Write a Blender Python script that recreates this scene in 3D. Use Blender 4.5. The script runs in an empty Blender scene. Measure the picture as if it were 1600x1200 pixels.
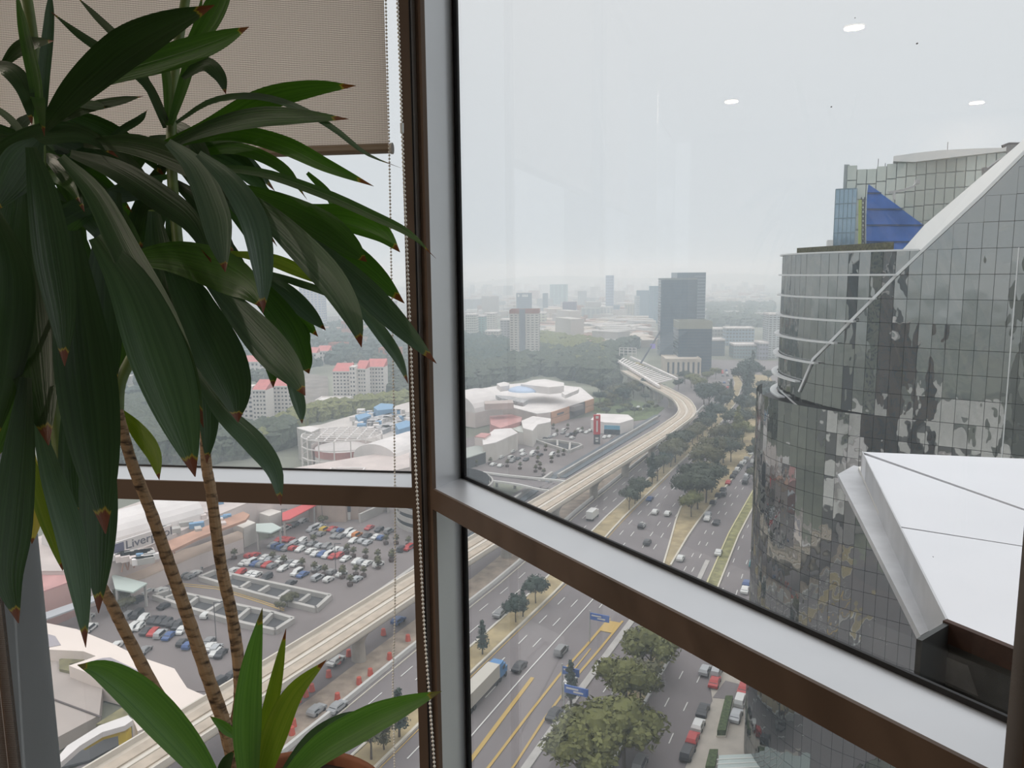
import bpy, bmesh, math, random
import numpy as np
from mathutils import Vector, Matrix, noise
random.seed(7); rng = np.random.RandomState(7)
sc = bpy.context.scene
COL = sc.collection
PI = math.pi

# ------------------------------------------------------------------ camera
EYE = Vector((0.0, 0.0, 1.6)); FOC = 1209.0
PITCH, ROLL = math.radians(8.1), math.radians(0.54)
FWD = Vector((0, math.cos(PITCH), -math.sin(PITCH)))
_r0 = Vector((1, 0, 0)); _u0 = _r0.cross(FWD)
RGT = _r0 * math.cos(ROLL) - _u0 * math.sin(ROLL)
UPV = _r0 * math.sin(ROLL) + _u0 * math.cos(ROLL)
cam_d = bpy.data.cameras.new('camera'); cam = bpy.data.objects.new('camera', cam_d); COL.objects.link(cam)
M = Matrix((RGT, UPV, -FWD)).transposed().to_4x4(); M.translation = EYE
cam.matrix_world = M
cam_d.sensor_width = 36.0; cam_d.lens = 36.0 * FOC / 1600.0
cam_d.clip_start = 0.02; cam_d.clip_end = 20000.0
sc.camera = cam

# ------------------------------------------------------------------ view, sky
sc.view_settings.view_transform = 'Standard'; sc.view_settings.look = 'None'
sc.view_settings.gamma = 1.0; sc.view_settings.use_curve_mapping = False
sc.view_settings.exposure = 0.0
sc.cycles.volume_bounces = 4
sc.cycles.max_bounces = 10; sc.cycles.transparent_max_bounces = 12
sc.cycles.caustics_reflective = False; sc.cycles.caustics_refractive = False
sc.cycles.use_denoising = True
world = bpy.data.worlds.new('overcast_sky'); sc.world = world; world.use_nodes = True
wt = world.node_tree; wt.nodes.clear()
wo = wt.nodes.new('ShaderNodeOutputWorld'); wb = wt.nodes.new('ShaderNodeBackground')
tc = wt.nodes.new('ShaderNodeTexCoord'); sx = wt.nodes.new('ShaderNodeSeparateXYZ'); cr = wt.nodes.new('ShaderNodeValToRGB')
wt.links.new(tc.outputs['Generated'], sx.inputs[0]); wt.links.new(sx.outputs['Z'], cr.inputs[0])
wt.links.new(cr.outputs['Color'], wb.inputs['Color']); wt.links.new(wb.outputs[0], wo.inputs['Surface'])
el = cr.color_ramp.elements
el[0].position = 0.0; el[0].color = (0.66, 0.715, 0.755, 1)
el[1].position = 1.0; el[1].color = (2.2, 2.22, 2.26, 1)
e = el.new(0.12); e.color = (0.70, 0.74, 0.77, 1)
e = el.new(0.34); e.color = (0.765, 0.785, 0.80, 1)
wb.inputs['Strength'].default_value = 1.0

GZ = -78.0                                            # street level

# ------------------------------------------------------------------ measuring helpers
def ray(px, py): return FWD * FOC + RGT * (px - 800.0) + UPV * (600.0 - py)
def P(px, py, z=GZ):
    r = ray(px, py); return EYE + r * ((z - EYE.z) / r.z)
def PD(px, py, d): return EYE + ray(px, py) * (d / FOC)
def PP(px, py, pt, n):                                # on the plane through pt with normal n
    r = ray(px, py); return EYE + r * ((Vector(pt) - EYE).dot(n) / r.dot(n))
def ztop(p, py):                                      # height above point p that reaches row py
    d = (Vector((p[0], p[1], 0)) - EYE); a, b = -500.0, 500.0
    for _ in range(60):
        m = (a + b) / 2; q = Vector((p[0], p[1], m)) - EYE
        y = 600 - FOC * q.dot(UPV) / q.dot(FWD)
        if y > py: a = m
        else: b = m
    return a

# ------------------------------------------------------------------ materials
MATS = {}
def srgb(r, g, b):
    f = lambda c: c / 255 / 12.92 if c / 255 <= 0.04045 else ((c / 255 + 0.055) / 1.055) ** 2.4
    return (f(r), f(g), f(b), 1)
def mat(name, col, rough=0.6, metal=0.0, noise_s=None, noise_a=0.15, bump=0.0, spec=0.5, coord='Object', detail=4.0):
    if name in MATS: return MATS[name]
    m = bpy.data.materials.new(name); m.use_nodes = True; MATS[name] = m
    nt = m.node_tree; b = nt.nodes['Principled BSDF']
    c = col if len(col) == 4 else (*col, 1)
    b.inputs['Roughness'].default_value = rough; b.inputs['Metallic'].default_value = metal
    b.inputs['Specular IOR Level'].default_value = spec
    b.inputs['Base Color'].default_value = c
    if noise_s:
        t = nt.nodes.new('ShaderNodeTexCoord'); n = nt.nodes.new('ShaderNodeTexNoise')
        n.inputs['Scale'].default_value = noise_s; n.inputs['Detail'].default_value = detail
        nt.links.new(t.outputs[coord], n.inputs['Vector'])
        r = nt.nodes.new('ShaderNodeValToRGB')
        r.color_ramp.elements[0].position = 0.3; r.color_ramp.elements[1].position = 0.7
        r.color_ramp.elements[0].color = (*[max(0, x * (1 - noise_a)) for x in c[:3]], 1)
        r.color_ramp.elements[1].color = (*[min(1, x * (1 + noise_a)) for x in c[:3]], 1)
        nt.links.new(n.outputs['Fac'], r.inputs[0]); nt.links.new(r.outputs[0], b.inputs['Base Color'])
        if bump:
            bp = nt.nodes.new('ShaderNodeBump'); bp.inputs['Strength'].default_value = bump
            nt.links.new(n.outputs['Fac'], bp.inputs['Height']); nt.links.new(bp.outputs[0], b.inputs['Normal'])
    return m

def glass_mat(name='window_glass', tint=(0.97, 0.98, 0.985)):
    m = bpy.data.materials.new(name); m.use_nodes = True; nt = m.node_tree; nt.nodes.clear()
    o = nt.nodes.new('ShaderNodeOutputMaterial'); mx = nt.nodes.new('ShaderNodeMixShader')
    t = nt.nodes.new('ShaderNodeBsdfTransparent'); g = nt.nodes.new('ShaderNodeBsdfGlossy'); f = nt.nodes.new('ShaderNodeFresnel')
    t.inputs['Color'].default_value = (*tint, 1); g.inputs['Roughness'].default_value = 0.0; ge = nt.nodes.new('ShaderNodeNewGeometry'); mm = nt.nodes.new('ShaderNodeMapRange')
    mm.inputs['To Min'].default_value = 1.5; mm.inputs['To Max'].default_value = 1 / 1.5       # same Fresnel from both faces of the thin sheet
    nt.links.new(ge.outputs['Backfacing'], mm.inputs['Value']); nt.links.new(mm.outputs[0], f.inputs['IOR'])
    nt.links.new(f.outputs[0], mx.inputs[0]); nt.links.new(t.outputs[0], mx.inputs[1]); nt.links.new(g.outputs[0], mx.inputs[2])
    nt.links.new(mx.outputs[0], o.inputs['Surface']); MATS[name] = m
    return m
GLASS = glass_mat()

# ------------------------------------------------------------------ mesh helpers
class MB:
    def __init__(s): s.v = []; s.f = []; s.m = []; s.mats = []
    def mi(s, m):
        if m is None: return 0
        if m not in s.mats: s.mats.append(m)
        return s.mats.index(m)
    def face(s, pts, m=None):
        i = len(s.v); s.v += [tuple(p) for p in pts]; s.f.append(tuple(range(i, i + len(pts)))); s.m.append(s.mi(m))
    def prism(s, poly, z0, z1, m=None, top=None, z0s=None):
        n = len(poly); a = sum(poly[i][0] * poly[(i + 1) % n][1] - poly[(i + 1) % n][0] * poly[i][1] for i in range(n))
        if a < 0: poly = poly[::-1]
        i = len(s.v); k = s.mi(m); kt = s.mi(top) if top else k
        s.v += [(p[0], p[1], z0) for p in poly] + [(p[0], p[1], z1) for p in poly]
        s.f.append(tuple(range(i + n, i + 2 * n))); s.m.append(kt)
        s.f.append(tuple(range(i + n - 1, i - 1, -1))); s.m.append(k)
        for j in range(n):
            q = (j + 1) % n; s.f.append((i + j, i + q, i + n + q, i + n + j)); s.m.append(k)
    def box(s, c, d, m=None, rz=0.0):
        ca, sa = math.cos(rz), math.sin(rz); x, y = d[0] / 2, d[1] / 2
        s.prism([(c[0] + a * ca - b * sa, c[1] + a * sa + b * ca) for a, b in ((-x, -y), (x, -y), (x, y), (-x, y))], c[2] - d[2] / 2, c[2] + d[2] / 2, m)
    def hexa(s, a, b, w, h, m=None, up=Vector((0, 0, 1))):   # bar from a to b, section w x h
        a, b = Vector(a), Vector(b); t = (b - a).normalized(); sd = t.cross(up)
        if sd.length < 1e-4: sd = Vector((1, 0, 0))
        sd.normalize(); u = sd.cross(t).normalized(); k = s.mi(m); i = len(s.v)
        for p in (a, b):
            for x, y in ((-1, -1), (1, -1), (1, 1), (-1, 1)): s.v.append(tuple(p + sd * (x * w / 2) + u * (y * h / 2)))
        for f in ((0, 1, 2, 3), (7, 6, 5, 4), (0, 4, 5, 1), (1, 5, 6, 2), (2, 6, 7, 3), (3, 7, 4, 0)):
            s.f.append(tuple(i + q for q in f)); s.m.append(k)
    def tube(s, pts, rad, n=8, m=None, end_face=True):
        pts = [Vector(p) for p in pts]; rs = rad if hasattr(rad, '__len__') else [rad] * len(pts)
        i0 = len(s.v); k = s.mi(m); ref = None
        for j, p in enumerate(pts):
            t = (pts[min(j + 1, len(pts) - 1)] - pts[max(j - 1, 0)]).normalized()
            if ref is None: ref = t.orthogonal().normalized()
            ref = (ref - t * ref.dot(t)).normalized(); b = t.cross(ref)
            for q in range(n):
                a = 2 * PI * q / n; s.v.append(tuple(p + (ref * math.cos(a) + b * math.sin(a)) * rs[j]))
        for j in range(len(pts) - 1):
            for q in range(n):
                a, b = i0 + j * n + q, i0 + j * n + (q + 1) % n; s.f.append((a, b, b + n, a + n)); s.m.append(k)
        if end_face:
            s.f.append(tuple(range(i0 + n - 1, i0 - 1, -1))); s.m.append(k)
            s.f.append(tuple(range(len(s.v) - n, len(s.v)))); s.m.append(k)
    def lathe(s, prof, c, n=32, m=None):
        i0 = len(s.v); k = s.mi(m)
        for r, z in prof:
            for q in range(n): a = 2 * PI * q / n; s.v.append((c[0] + r * math.cos(a), c[1] + r * math.sin(a), c[2] + z))
        for j in range(len(prof) - 1):
            for q in range(n):
                a, b = i0 + j * n + q, i0 + j * n + (q + 1) % n; s.f.append((a, b, b + n, a + n)); s.m.append(k)
    def mesh(s, name):
        me = bpy.data.meshes.new(name); me.from_pydata(s.v, [], s.f); 
        for m in s.mats: me.materials.append(m)
        if len(s.mats) > 1: me.polygons.foreach_set('material_index', s.m)
        me.update(); return me
    def build(s, name, m=None, parent=None, smooth=False, **kw):
        if m is not None and not s.mats: s.mats = [m]
        me = s.mesh(name)
        if smooth: me.polygons.foreach_set('use_smooth', [True] * len(me.polygons))
        return link(name, me, parent, **kw)
def link(name, me, parent=None, label=None, cat=None, group=None, kind=None, loc=None, rz=0.0):
    o = bpy.data.objects.new(name, me); COL.objects.link(o)
    if parent is not None: o.parent = parent
    if loc is not None: o.location = loc
    if rz: o.rotation_euler = (0, 0, rz)
    tag(o, label, cat, group, kind); return o
def tag(o, label=None, cat=None, group=None, kind=None):
    if label: o['label'] = label
    if cat: o['category'] = cat
    if group: o['group'] = group
    if kind: o['kind'] = kind
    return o
def empty(name, loc=(0, 0, 0), rz=0.0, **kw): return link(name, None, loc=loc, rz=rz, **kw)
ORD = 'first second third fourth fifth sixth seventh eighth ninth tenth eleventh twelfth thirteenth fourteenth fifteenth sixteenth seventeenth eighteenth nineteenth twentieth'.split()
TENS = {20: 'twenty', 30: 'thirty', 40: 'forty', 50: 'fifty', 60: 'sixty', 70: 'seventy', 80: 'eighty', 90: 'ninety'}
def nth(i):                                            # 0 -> first
    if i < 20: return ORD[i]
    t, u = divmod(i + 1, 10)
    if u == 0: return TENS[t * 10][:-1] + 'ieth'
    return TENS[t * 10] + '-' + ORD[u - 1]
def bez(pts, n):                                       # Catmull-Rom through pts
    pts = [Vector(p) for p in pts]; q = [pts[0] * 2 - pts[1]] + pts + [pts[-1] * 2 - pts[-2]]; out = []
    segs = len(pts) - 1
    for k in range(n + 1):
        u = k / n * segs; i = min(int(u), segs - 1); t = u - i; a, b, c, d = q[i:i + 4]
        out.append(0.5 * ((2 * b) + (c - a) * t + (2 * a - 5 * b + 4 * c - d) * t * t + (3 * b - a - 3 * c + d) * t ** 3))
    return out
# ================================================================== the room
ALU = mat('brushed_aluminium', (0.62, 0.63, 0.65), 0.34, 0.5, noise_s=3, noise_a=0.04)
ALU_SHADED = mat('shaded_aluminium_brown', (0.12, 0.082, 0.06), 0.55, 0.0, noise_s=4, noise_a=0.05, spec=0.3)  # room-side shade on the aluminium fronts, put into the colour
BLACK = mat('black_rubber', (0.006, 0.006, 0.007), 0.6)
WALLM = mat('warm_plaster', (0.40, 0.34, 0.29), 0.8, noise_s=2, noise_a=0.04)
CEILM = mat('white_ceiling_board', (0.7, 0.66, 0.6), 0.8)
FLOORM = mat('brown_carpet', (0.07, 0.055, 0.045), 0.95, noise_s=60, noise_a=0.3)

TZ = 1.0; TH = 0.06; DEP = 0.18; WL = 0.029; WR = 0.036
aL, aR = math.radians(-82.1), math.radians(147.8)
dL = Vector((math.sin(aL), math.cos(aL), 0)); dR = Vector((math.sin(aR), math.cos(aR), 0))
nL = Vector((-dL.y, dL.x, 0)); nL = nL if nL.y > 0 else -nL
nR = Vector((dR.y, -dR.x, 0)); nR = nR if nR.x > 0 else -nR
C0 = P(659, 763, TZ); C0.z = 0
TOPZ = 2.95; BZ = -0.3
def bayL(t, d): return C0 + dL * t + nL * d           # t along the wall, d outwards
RO_ = 0.022; DEPR = 0.145; TB = -0.035                # the side profile stands a little back from the corner line
def bayR(t, d): return C0 + dR * (t - .014) + nR * (d + RO_)
def pr(mb, f, t0, t1, d0, d1, z0, z1, m=None): mb.prism([tuple(f(t0, d0))[:2], tuple(f(t1, d0))[:2], tuple(f(t1, d1))[:2], tuple(f(t0, d1))[:2]], z0, z1, m)
# where the other posts stand
_a = PP(28, 1190, C0, nL); tLP = (_a - C0).dot(dL)          # near corner of the far-side post
_b = PP(1574, 1198, C0, nR); tRP = (_b - C0).dot(dR)
PW = 0.075
# corner post
t = empty('trim_1', C0, kind='structure', label='slim corner post where the two glazed walls meet, silver sides and shade-coloured brown front', cat='window post')
def local(mb, o):
    mb.v = [tuple(Vector(v) - o.location) for v in mb.v]; return mb
def part(mb, name, m, parent, **kw): return local(mb, parent).build(name, m, parent, **kw)
b = MB(); pr(b, bayL, 0.001, WL, 0.0, 0.012, BZ, TOPZ); part(b, 'end_face', ALU_SHADED, t)
b = MB(); pr(b, bayR, 0.0015, WR, 0.0, 0.012, BZ, TOPZ); part(b, 'end_face', ALU_SHADED, t)
b = MB(); b.prism([tuple(p)[:2] for p in (bayL(0, 0.012), bayL(WL, 0.012), bayL(WL, DEP), bayL(-0.02, DEP + 0.02), bayR(TB - .03, DEPR + 0.02), bayR(TB, DEPR), bayR(WR, 0.012), bayR(0, 0.012))], BZ, TOPZ); part(b, 'post_body', ALU, t)
b = MB(); pr(b, bayL, -0.0005, 0.0012, -0.0003, 0.013, BZ, TOPZ); part(b, 'joint', BLACK, t)
# outer posts
for k, (f, t0, tt, lab) in enumerate(((bayL, tLP, 'trim_2', 'silver post with shade-coloured brown front beside the leaves at the blind side of the window'), (bayR, tRP, 'trim_3', 'shade-coloured brown post cut by the picture edge at the right-hand glazing'))):
    if k: lab = 'shade-coloured brown window post next to the short bead chain and the dark ledge end'
    t = empty(tt, f(t0, 0), kind='structure', label=lab, cat='window post')
    b = MB(); pr(b, f, t0, t0 + PW / 2 - .001, 0, .012, BZ, TOPZ); part(b, 'end_face', ALU_SHADED, t)
    b = MB(); pr(b, f, t0 + PW / 2 + .001, t0 + PW, 0, .012, BZ, TOPZ); part(b, 'end_face', ALU_SHADED, t)
    b = MB(); pr(b, f, t0, t0 + PW, .012, DEPR if k else DEP, BZ, TOPZ); part(b, 'post_body', ALU, t)
LEND, REND = 6.0, 7.2
# windows
def window(name, f, t0, t1, DEP, lab, cuts):
    w = empty(name, f(t0, 0), kind='structure', label=lab, cat='window')
    GD = DEP - 0.012
    b = MB(); pr(b, f, t0, t1, 0, .008, TZ - TH, TZ); part(b, 'transom_shaded_front', ALU_SHADED, w)
    b = MB(); pr(b, f, t0 if f is bayL else TB - .02, t1, .008, DEP, TZ - TH, TZ); part(b, 'transom', ALU, w)
    b = MB(); pr(b, f, t0, t1, 0, DEP, BZ, BZ + .06); part(b, 'sill', ALU, w)
    b = MB(); pr(b, f, t0, t1, 0, DEP, TOPZ - .06, TOPZ); part(b, 'head', ALU, w)
    cs = [t0 if f is bayL else TB] + cuts + [t1]
    for a, c in zip(cs[:-1], cs[1:]):
        for z0, z1 in ((BZ + .06, TZ - TH), (TZ, TOPZ - .06)):
            b = MB(); p = f(a, GD); q = f(c, GD)
            b.face([(p.x, p.y, z0), (q.x, q.y, z0), (q.x, q.y, z1), (p.x, p.y, z1)]); part(b, 'pane', GLASS, w)
            b = MB(); g = 0.017; d0, d1 = GD - .007, GD - .001
            for e0, e1 in ((a, a + (g * 2 if a == TB else g)), (c - g, c)): pr(b, f, e0, e1, d0, d1, z0, z1)
            pr(b, f, a, c, d0, d1, z0, z0 + g * (.3 if f is bayL else .55)); pr(b, f, a, c, d0, d1, z1 - g * .5, z1)
            part(b, 'gasket', BLACK, w)
    for c in cuts:
        b = MB(); pr(b, f, c - PW / 2, c + PW / 2, 0, DEP, BZ, TOPZ); part(b, 'post_body', ALU, w)
    return w
window('window_1', bayL, WL, LEND, DEP, 'floor-to-ceiling window behind the plant and the roller blind', [tLP + PW / 2 + 0.0, tLP + 1.9])
window('window_2', bayR, WR, REND, DEPR, 'floor-to-ceiling window over the avenue and the mirrored tower', [tRP + PW / 2, tRP + 1.9, tRP + 3.8])
b = MB(); GDx = DEP - .013
for x, y, a in ((1433, 68, 1.2), (1299, 167, 1.1), (852, 163, .8), (1336, 28, .8), (770, 437, .8), (1240, 969, .9), (1458, 870, .7), (923, 266, .6)):
    q = PP(x, y, bayR(0, DEPR - .014), nR); r = a * .0009; b.face([q + dR * (r * 1.6 * math.cos(k)) + Vector((0, 0, r * math.sin(k))) for k in (0, 1, 2, 3, 4, 5)])
part(b, 'dirt_speck', mat('dirt_dark', (.12, .12, .12), .9), bpy.data.objects['window_2'], kind='stuff')
# shell of the room
cA, cB, cC = C0, bayL(LEND, 0), bayR(REND, 0)
foot = [bayR(-.05, .15), bayL(LEND, .17), Vector((cB.x - .05, -4.6, 0)), Vector((cC.x, -4.6, 0)), bayR(REND, .14)]
fp = [tuple(p)[:2] for p in foot]
b = MB(); b.prism(fp, BZ - .25, BZ); b.build('floor', FLOORM, kind='structure', label='brown carpeted floor of the office room', cat='floor')
b = MB(); b.prism(fp, TOPZ, TOPZ + .3); b.build('ceiling', CEILM, kind='structure', label='pale flat ceiling with recessed round lights', cat='ceiling')
b = MB(); b.box(((cB.x + cC.x) / 2, -4.55, (TOPZ + BZ) / 2), (cC.x - cB.x, .1, TOPZ - BZ)); b.build('wall_back', WALLM, kind='structure', label='plain plaster wall behind the viewer', cat='wall')
b = MB(); b.box((cB.x, (cB.y - 4.55) / 2, (TOPZ + BZ) / 2), (.1, cB.y + 4.55, TOPZ - BZ)); b.build('wall_left', WALLM, kind='structure', label='plain plaster wall beyond the blind', cat='wall')
# recessed ceiling lights; three of them mirror in the pane over the tower
def mirror_spot(px, py):
    g = bayR(0, DEPR - 0.012); r = ray(px, py); t = (g - EYE).dot(nR) / r.dot(nR); h = EYE + r * t
    d = (r - nR * 2 * r.dot(nR)); return h + d * ((TOPZ - h.z) / d.z)
LIGHTM = bpy.data.materials.new('warm_lamp'); LIGHTM.use_nodes = True
_b = LIGHTM.node_tree.nodes['Principled BSDF']; _b.inputs['Emission Color'].default_value = (1, .86, .66, 1); _b.inputs['Emission Strength'].default_value = 5.5
WHITEM = mat('white_enamel', (0.8, 0.8, 0.78), 0.4)
spots = [mirror_spot(*q) for q in ((1335, 38), (1143, 155), (1527, 157))] + [Vector((-2.6, -1.0, 0)), Vector((-2.6, -3.2, 0)), Vector((-4.6, -2.2, 0))]  # last three are unseen extra lamps, added to brighten the room
for i, s in enumerate(spots):
    k = empty('ceiling_light', (s.x, s.y, TOPZ), label=('recessed round light mirrored as the highest glint in the pane', 'recessed round light mirrored as the glint nearest the corner post', 'recessed round light mirrored as the glint above the grey glass towers', 'added unseen fill light behind the plant, not mirrored', 'added unseen fill light in the back of the room', 'added unseen fill light near the side wall')[i], cat='ceiling light', group='recessed ceiling lights')
    b = MB(); b.lathe([(.075, 0), (.075, -.012), (.058, -.012), (.055, 0)], (0, 0, 0), 24); b.build('rim', WHITEM, k)
    b = MB(); b.lathe([(0.0005, -.006), (.055, -.006)], (0, 0, 0), 24); b.build('diffuser', LIGHTM, k)
    l = bpy.data.lights.new('bulb', 'AREA'); l.shape = 'DISK'; l.size = .1; l.energy = 30; l.color = (1, .88, .74)
    lo = bpy.data.objects.new('bulb', l); COL.objects.link(lo); lo.parent = k; lo.location = (0, 0, -.02)
# ---- roller blind
FAB = bpy.data.materials.new('woven_blind_fabric'); FAB.use_nodes = True; nt = FAB.node_tree; pb = nt.nodes['Principled BSDF']
tcn = nt.nodes.new('ShaderNodeTexCoord'); 
def wave(sc_, dirn, dist):
    w = nt.nodes.new('ShaderNodeTexWave'); w.bands_direction = dirn; w.inputs['Scale'].default_value = sc_; w.inputs['Distortion'].default_value = dist
    w.inputs['Detail'].default_value = 1; nt.links.new(tcn.outputs['Object'], w.inputs['Vector']); return w
w1 = wave(66, 'Z', 1.2); w2 = wave(40, 'X', 1.0)
mx = nt.nodes.new('ShaderNodeMath'); mx.operation = 'MULTIPLY'; nt.links.new(w1.outputs['Fac'], mx.inputs[0]); nt.links.new(w2.outputs['Fac'], mx.inputs[1])
ad = nt.nodes.new('ShaderNodeMath'); ad.operation = 'ADD'; nt.links.new(mx.outputs[0], ad.inputs[0]); nt.links.new(w1.outputs['Fac'], ad.inputs[1])
rp = nt.nodes.new('ShaderNodeValToRGB'); rp.color_ramp.elements[0].color = (.44, .39, .35, 1); rp.color_ramp.elements[1].color = (.95, .89, .83, 1)
rp.color_ramp.elements[0].position = .15; rp.color_ramp.elements[1].position = 1.3 / 2 
nt.links.new(ad.outputs[0], rp.inputs[0])
pb.inputs['Roughness'].default_value = .9; nt.links.new(rp.outputs[0], pb.inputs['Base Color'])
tl = nt.nodes.new('ShaderNodeBsdfTranslucent'); nt.links.new(rp.outputs[0], tl.inputs['Color'])
ms = nt.nodes.new('ShaderNodeMixShader'); ms.inputs[0].default_value = .8
nt.links.new(pb.outputs[0], ms.inputs[1]); nt.links.new(tl.outputs[0], ms.inputs[2]); nt.links.new(ms.outputs[0], nt.nodes['Material Output'].inputs['Surface'])
BD = 0.05                                               # blind hangs 5 cm outside the inner face line
pb_ = PP(607, 232, C0 + nL * BD, nL); tB = (pb_ - C0).dot(dL); zB = pb_.z
org = C0 + dL * tB + nL * BD
bl = empty('roller_blind', (org.x, org.y, zB), label='beige woven roller blind drawn halfway, with a brown bottom bar', cat='blind')
rot = math.atan2(dL.y, dL.x)
bl.rotation_euler = (0, 0, rot)                         # local +x runs away along the wall
BW = 2.3
b = MB(); b.box((BW / 2, 0, (TOPZ - .08 - zB) / 2 + .0), (BW, .0015, TOPZ - .08 - zB)); b.build('fabric', FAB, bl)
BARM = mat('taupe_bar', (.24, .185, .13), .45)
b = MB(); b.tube([(-.008, 0, 0), (BW, 0, 0)], .0135, 12); b.build('bottom_bar', BARM, bl, smooth=False)
b = MB(); b.tube([(-.012, 0, 0), (-.007, 0, 0)], .0155, 12); b.build('end_cap', mat('pale_plastic', (.6, .58, .55), .4), bl)
b = MB(); b.tube([(-.01, 0, TOPZ - .055 - zB), (BW, 0, TOPZ - .055 - zB)], .03, 16); b.build('roller_tube', BARM, bl)
# ---- bead chains
CHAINM = mat('ivory_beads', (.85, .82, .76), .35, 0)
_bead = None
def beads(pts, rad, pitch, label):
    c = bez(pts, 400); mb = MB(); acc = 0; last = c[0]; pos = []
    for p in c[1:]:
        seg = (p - last).length; 
        while acc + seg >= pitch:
            k = (pitch - acc) / seg; last = last + (p - last) * k; pos.append(last.copy()); seg = (p - last).length; acc = 0
        acc += seg; last = p
    sph = []
    for i, (r, z) in enumerate(((.0, 1), (.8, .6), (1, 0), (.8, -.6), (.0, -1))):
        pass
    V, Fc = [], []
    for z, r in ((.62, .78), (0, 1), (-.62, .78)):
        for q in range(6): V.append((r * math.cos(q * PI / 3), r * math.sin(q * PI / 3), z))
    V += [(0, 0, 1), (0, 0, -1)]
    for j in (0, 6):
        for q in range(6): Fc.append((j + q, j + 6 + q, j + 6 + (q + 1) % 6, j + (q + 1) % 6))
    for q in range(6): Fc.append((18, q, (q + 1) % 6)); Fc.append((19, 12 + (q + 1) % 6, 12 + q))
    for p in pos:
        i = len(mb.v); mb.v += [(p.x + x * rad, p.y + y * rad, p.z + z * rad) for x, y, z in V]; mb.f += [tuple(i + a for a in f) for f in Fc]; mb.m += [0] * len(Fc)
    o = Vector(pts[-1]); mb.v = [tuple(Vector(v) - o) for v in mb.v]
    ro = empty('bead_chain', o, label=label, cat='blind chain')
    mb.build('beads', CHAINM, ro, smooth=True)
    s = MB(); s.tube([p - o for p in c], rad * .22, 5); s.build('cord', CHAINM, ro)
    return ro
dch = 0.02
chL = [PP(x, y, C0 + nL * dch, nL) for x, y in ((602, -40), (604, 60), (608, 230), (611, 400), (614, 560), (617, 760), (617, 950), (614, 1060), (615, 1130), (618, 1260))]
beads(chL, .0032, .0092, 'fine bead chain hanging down over the pane, beside the end of the blind')
chR = [PD(x, y, 1.78) for x, y in ((619, -40), (624, 80), (628, 200), (634, 350), (641, 520), (648, 700), (656, 850), (663, 980), (671, 1090), (677, 1170), (680, 1215))]
rc = beads(chR, .0034, .0096, 'bead chain with a clear connector hanging in front of the brown corner post')
b = MB(); q = PD(628, 200, 1.775) - rc.location; b.tube([q + Vector((0, 0, .011)), q + Vector((0, 0, -.011))], .0042, 8); b.build('connector', mat('clear_plastic', (.7, .72, .72), .2), rc)
chX = [PD(x, y, 1.0) for x, y in ((1603, 1060), (1597, 1130), (1592, 1180), (1590, 1230))]
beads(chX, .0024, .0062, 'short stretch of bead chain beside the last brown window post')
# ================================================================== roof ledge just outside the glass
WHITEP = mat('white_cladding', (.70, .70, .72), .45, noise_s=1.5, noise_a=.03)
GREYP = mat('grey_flashing', (.50, .50, .51), .45, .2, noise_s=6, noise_a=.12)
DARKP = mat('dark_end_panel', (.035, .038, .037), .5)
LZ = 0.6
lg = empty('roof_ledge', P(1480, 968, LZ), label='white clad roof ledge with seams just outside the glass', cat='ledge')
def lpart(poly, z0, z1, name, m, **kw):
    b = MB(); b.prism([tuple(P(x, y, LZ) - lg.location)[:2] for x, y in poly], z0 - LZ, z1 - LZ); return b.build(name, m, lg, **kw)
lpart([(1347, 706), (1700, 721), (1700, 830), (1353, 708)], LZ - .2, LZ, 'panel', WHITEP)
lpart([(1348, 709), (1700, 832), (1700, 868), (1407, 822)], LZ - .2, LZ - .002, 'panel', WHITEP)
lpart([(1408, 824.5), (1700, 870), (1760, 1082), (1480, 968)], LZ - .2, LZ, 'panel', WHITEP)
lpart([(1346.5, 705.5), (1348, 706), (1481, 968), (1477.5, 969)], LZ - .13, LZ + .003, 'fascia', GREYP, label='grey side fascia')
b = MB()
gp = [(1309, 741), (1334, 727), (1345, 730), (1462, 980), (1438, 993)]
b.prism([tuple(P(x, y, .47) - lg.location)[:2] for x, y in gp], .44 - LZ, .47 - LZ); b.build('gutter', GREYP, lg, label='bent grey gutter strip')
b = MB()
b.prism([tuple(P(x, y, .472) - lg.location)[:2] for x, y in ((1341, 733), (1346, 732), (1461, 985), (1453, 987))], .472 - LZ, .486 - LZ); b.build('sealant', mat('sealant', (.62, .6, .56), .7), lg)
# rusty edge strip and dark end panels
e1, e2 = P(1480, 968, LZ), P(1760, 1082, LZ); e0 = P(1432, 996, LZ)
def slab(a, c, z0, z1, th, name, m, kw={}):
    n = (c - a).cross(Vector((0, 0, 1))).normalized() * th; b = MB(); b.prism([tuple(p - lg.location)[:2] for p in (a, c, c + n, a + n)], z0 - LZ, z1 - LZ); return b.build(name, m, lg, **kw)
slab(e1, e2, LZ - .06, LZ + .002, .02, 'edge_strip', mat('rust_brown', (.045, .02, .012), .7, noise_s=20, noise_a=.3))
slab(e1, e2, LZ - .9, LZ - .06, .015, 'end_panel', DARKP)
slab(e0, e1, LZ - .9, LZ - .004, .015, 'end_panel', DARKP)
nn = (e2 - e1).cross(Vector((0, 0, 1))).normalized()
pl = e1 + nn * .017
st = [PP(x, y, pl, nn) for x, y in ((1457, 1018), (1512, 1040), (1528, 1088), (1462, 1058))]
b = MB(); b.face([p - lg.location for p in st]); b.face([p - lg.location - nn * .002 for p in st][::-1]); b.build('sticker', mat('grey_label', (.16, .16, .16), .6, noise_s=15, noise_a=.3), lg, label='worn grey label')
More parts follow.
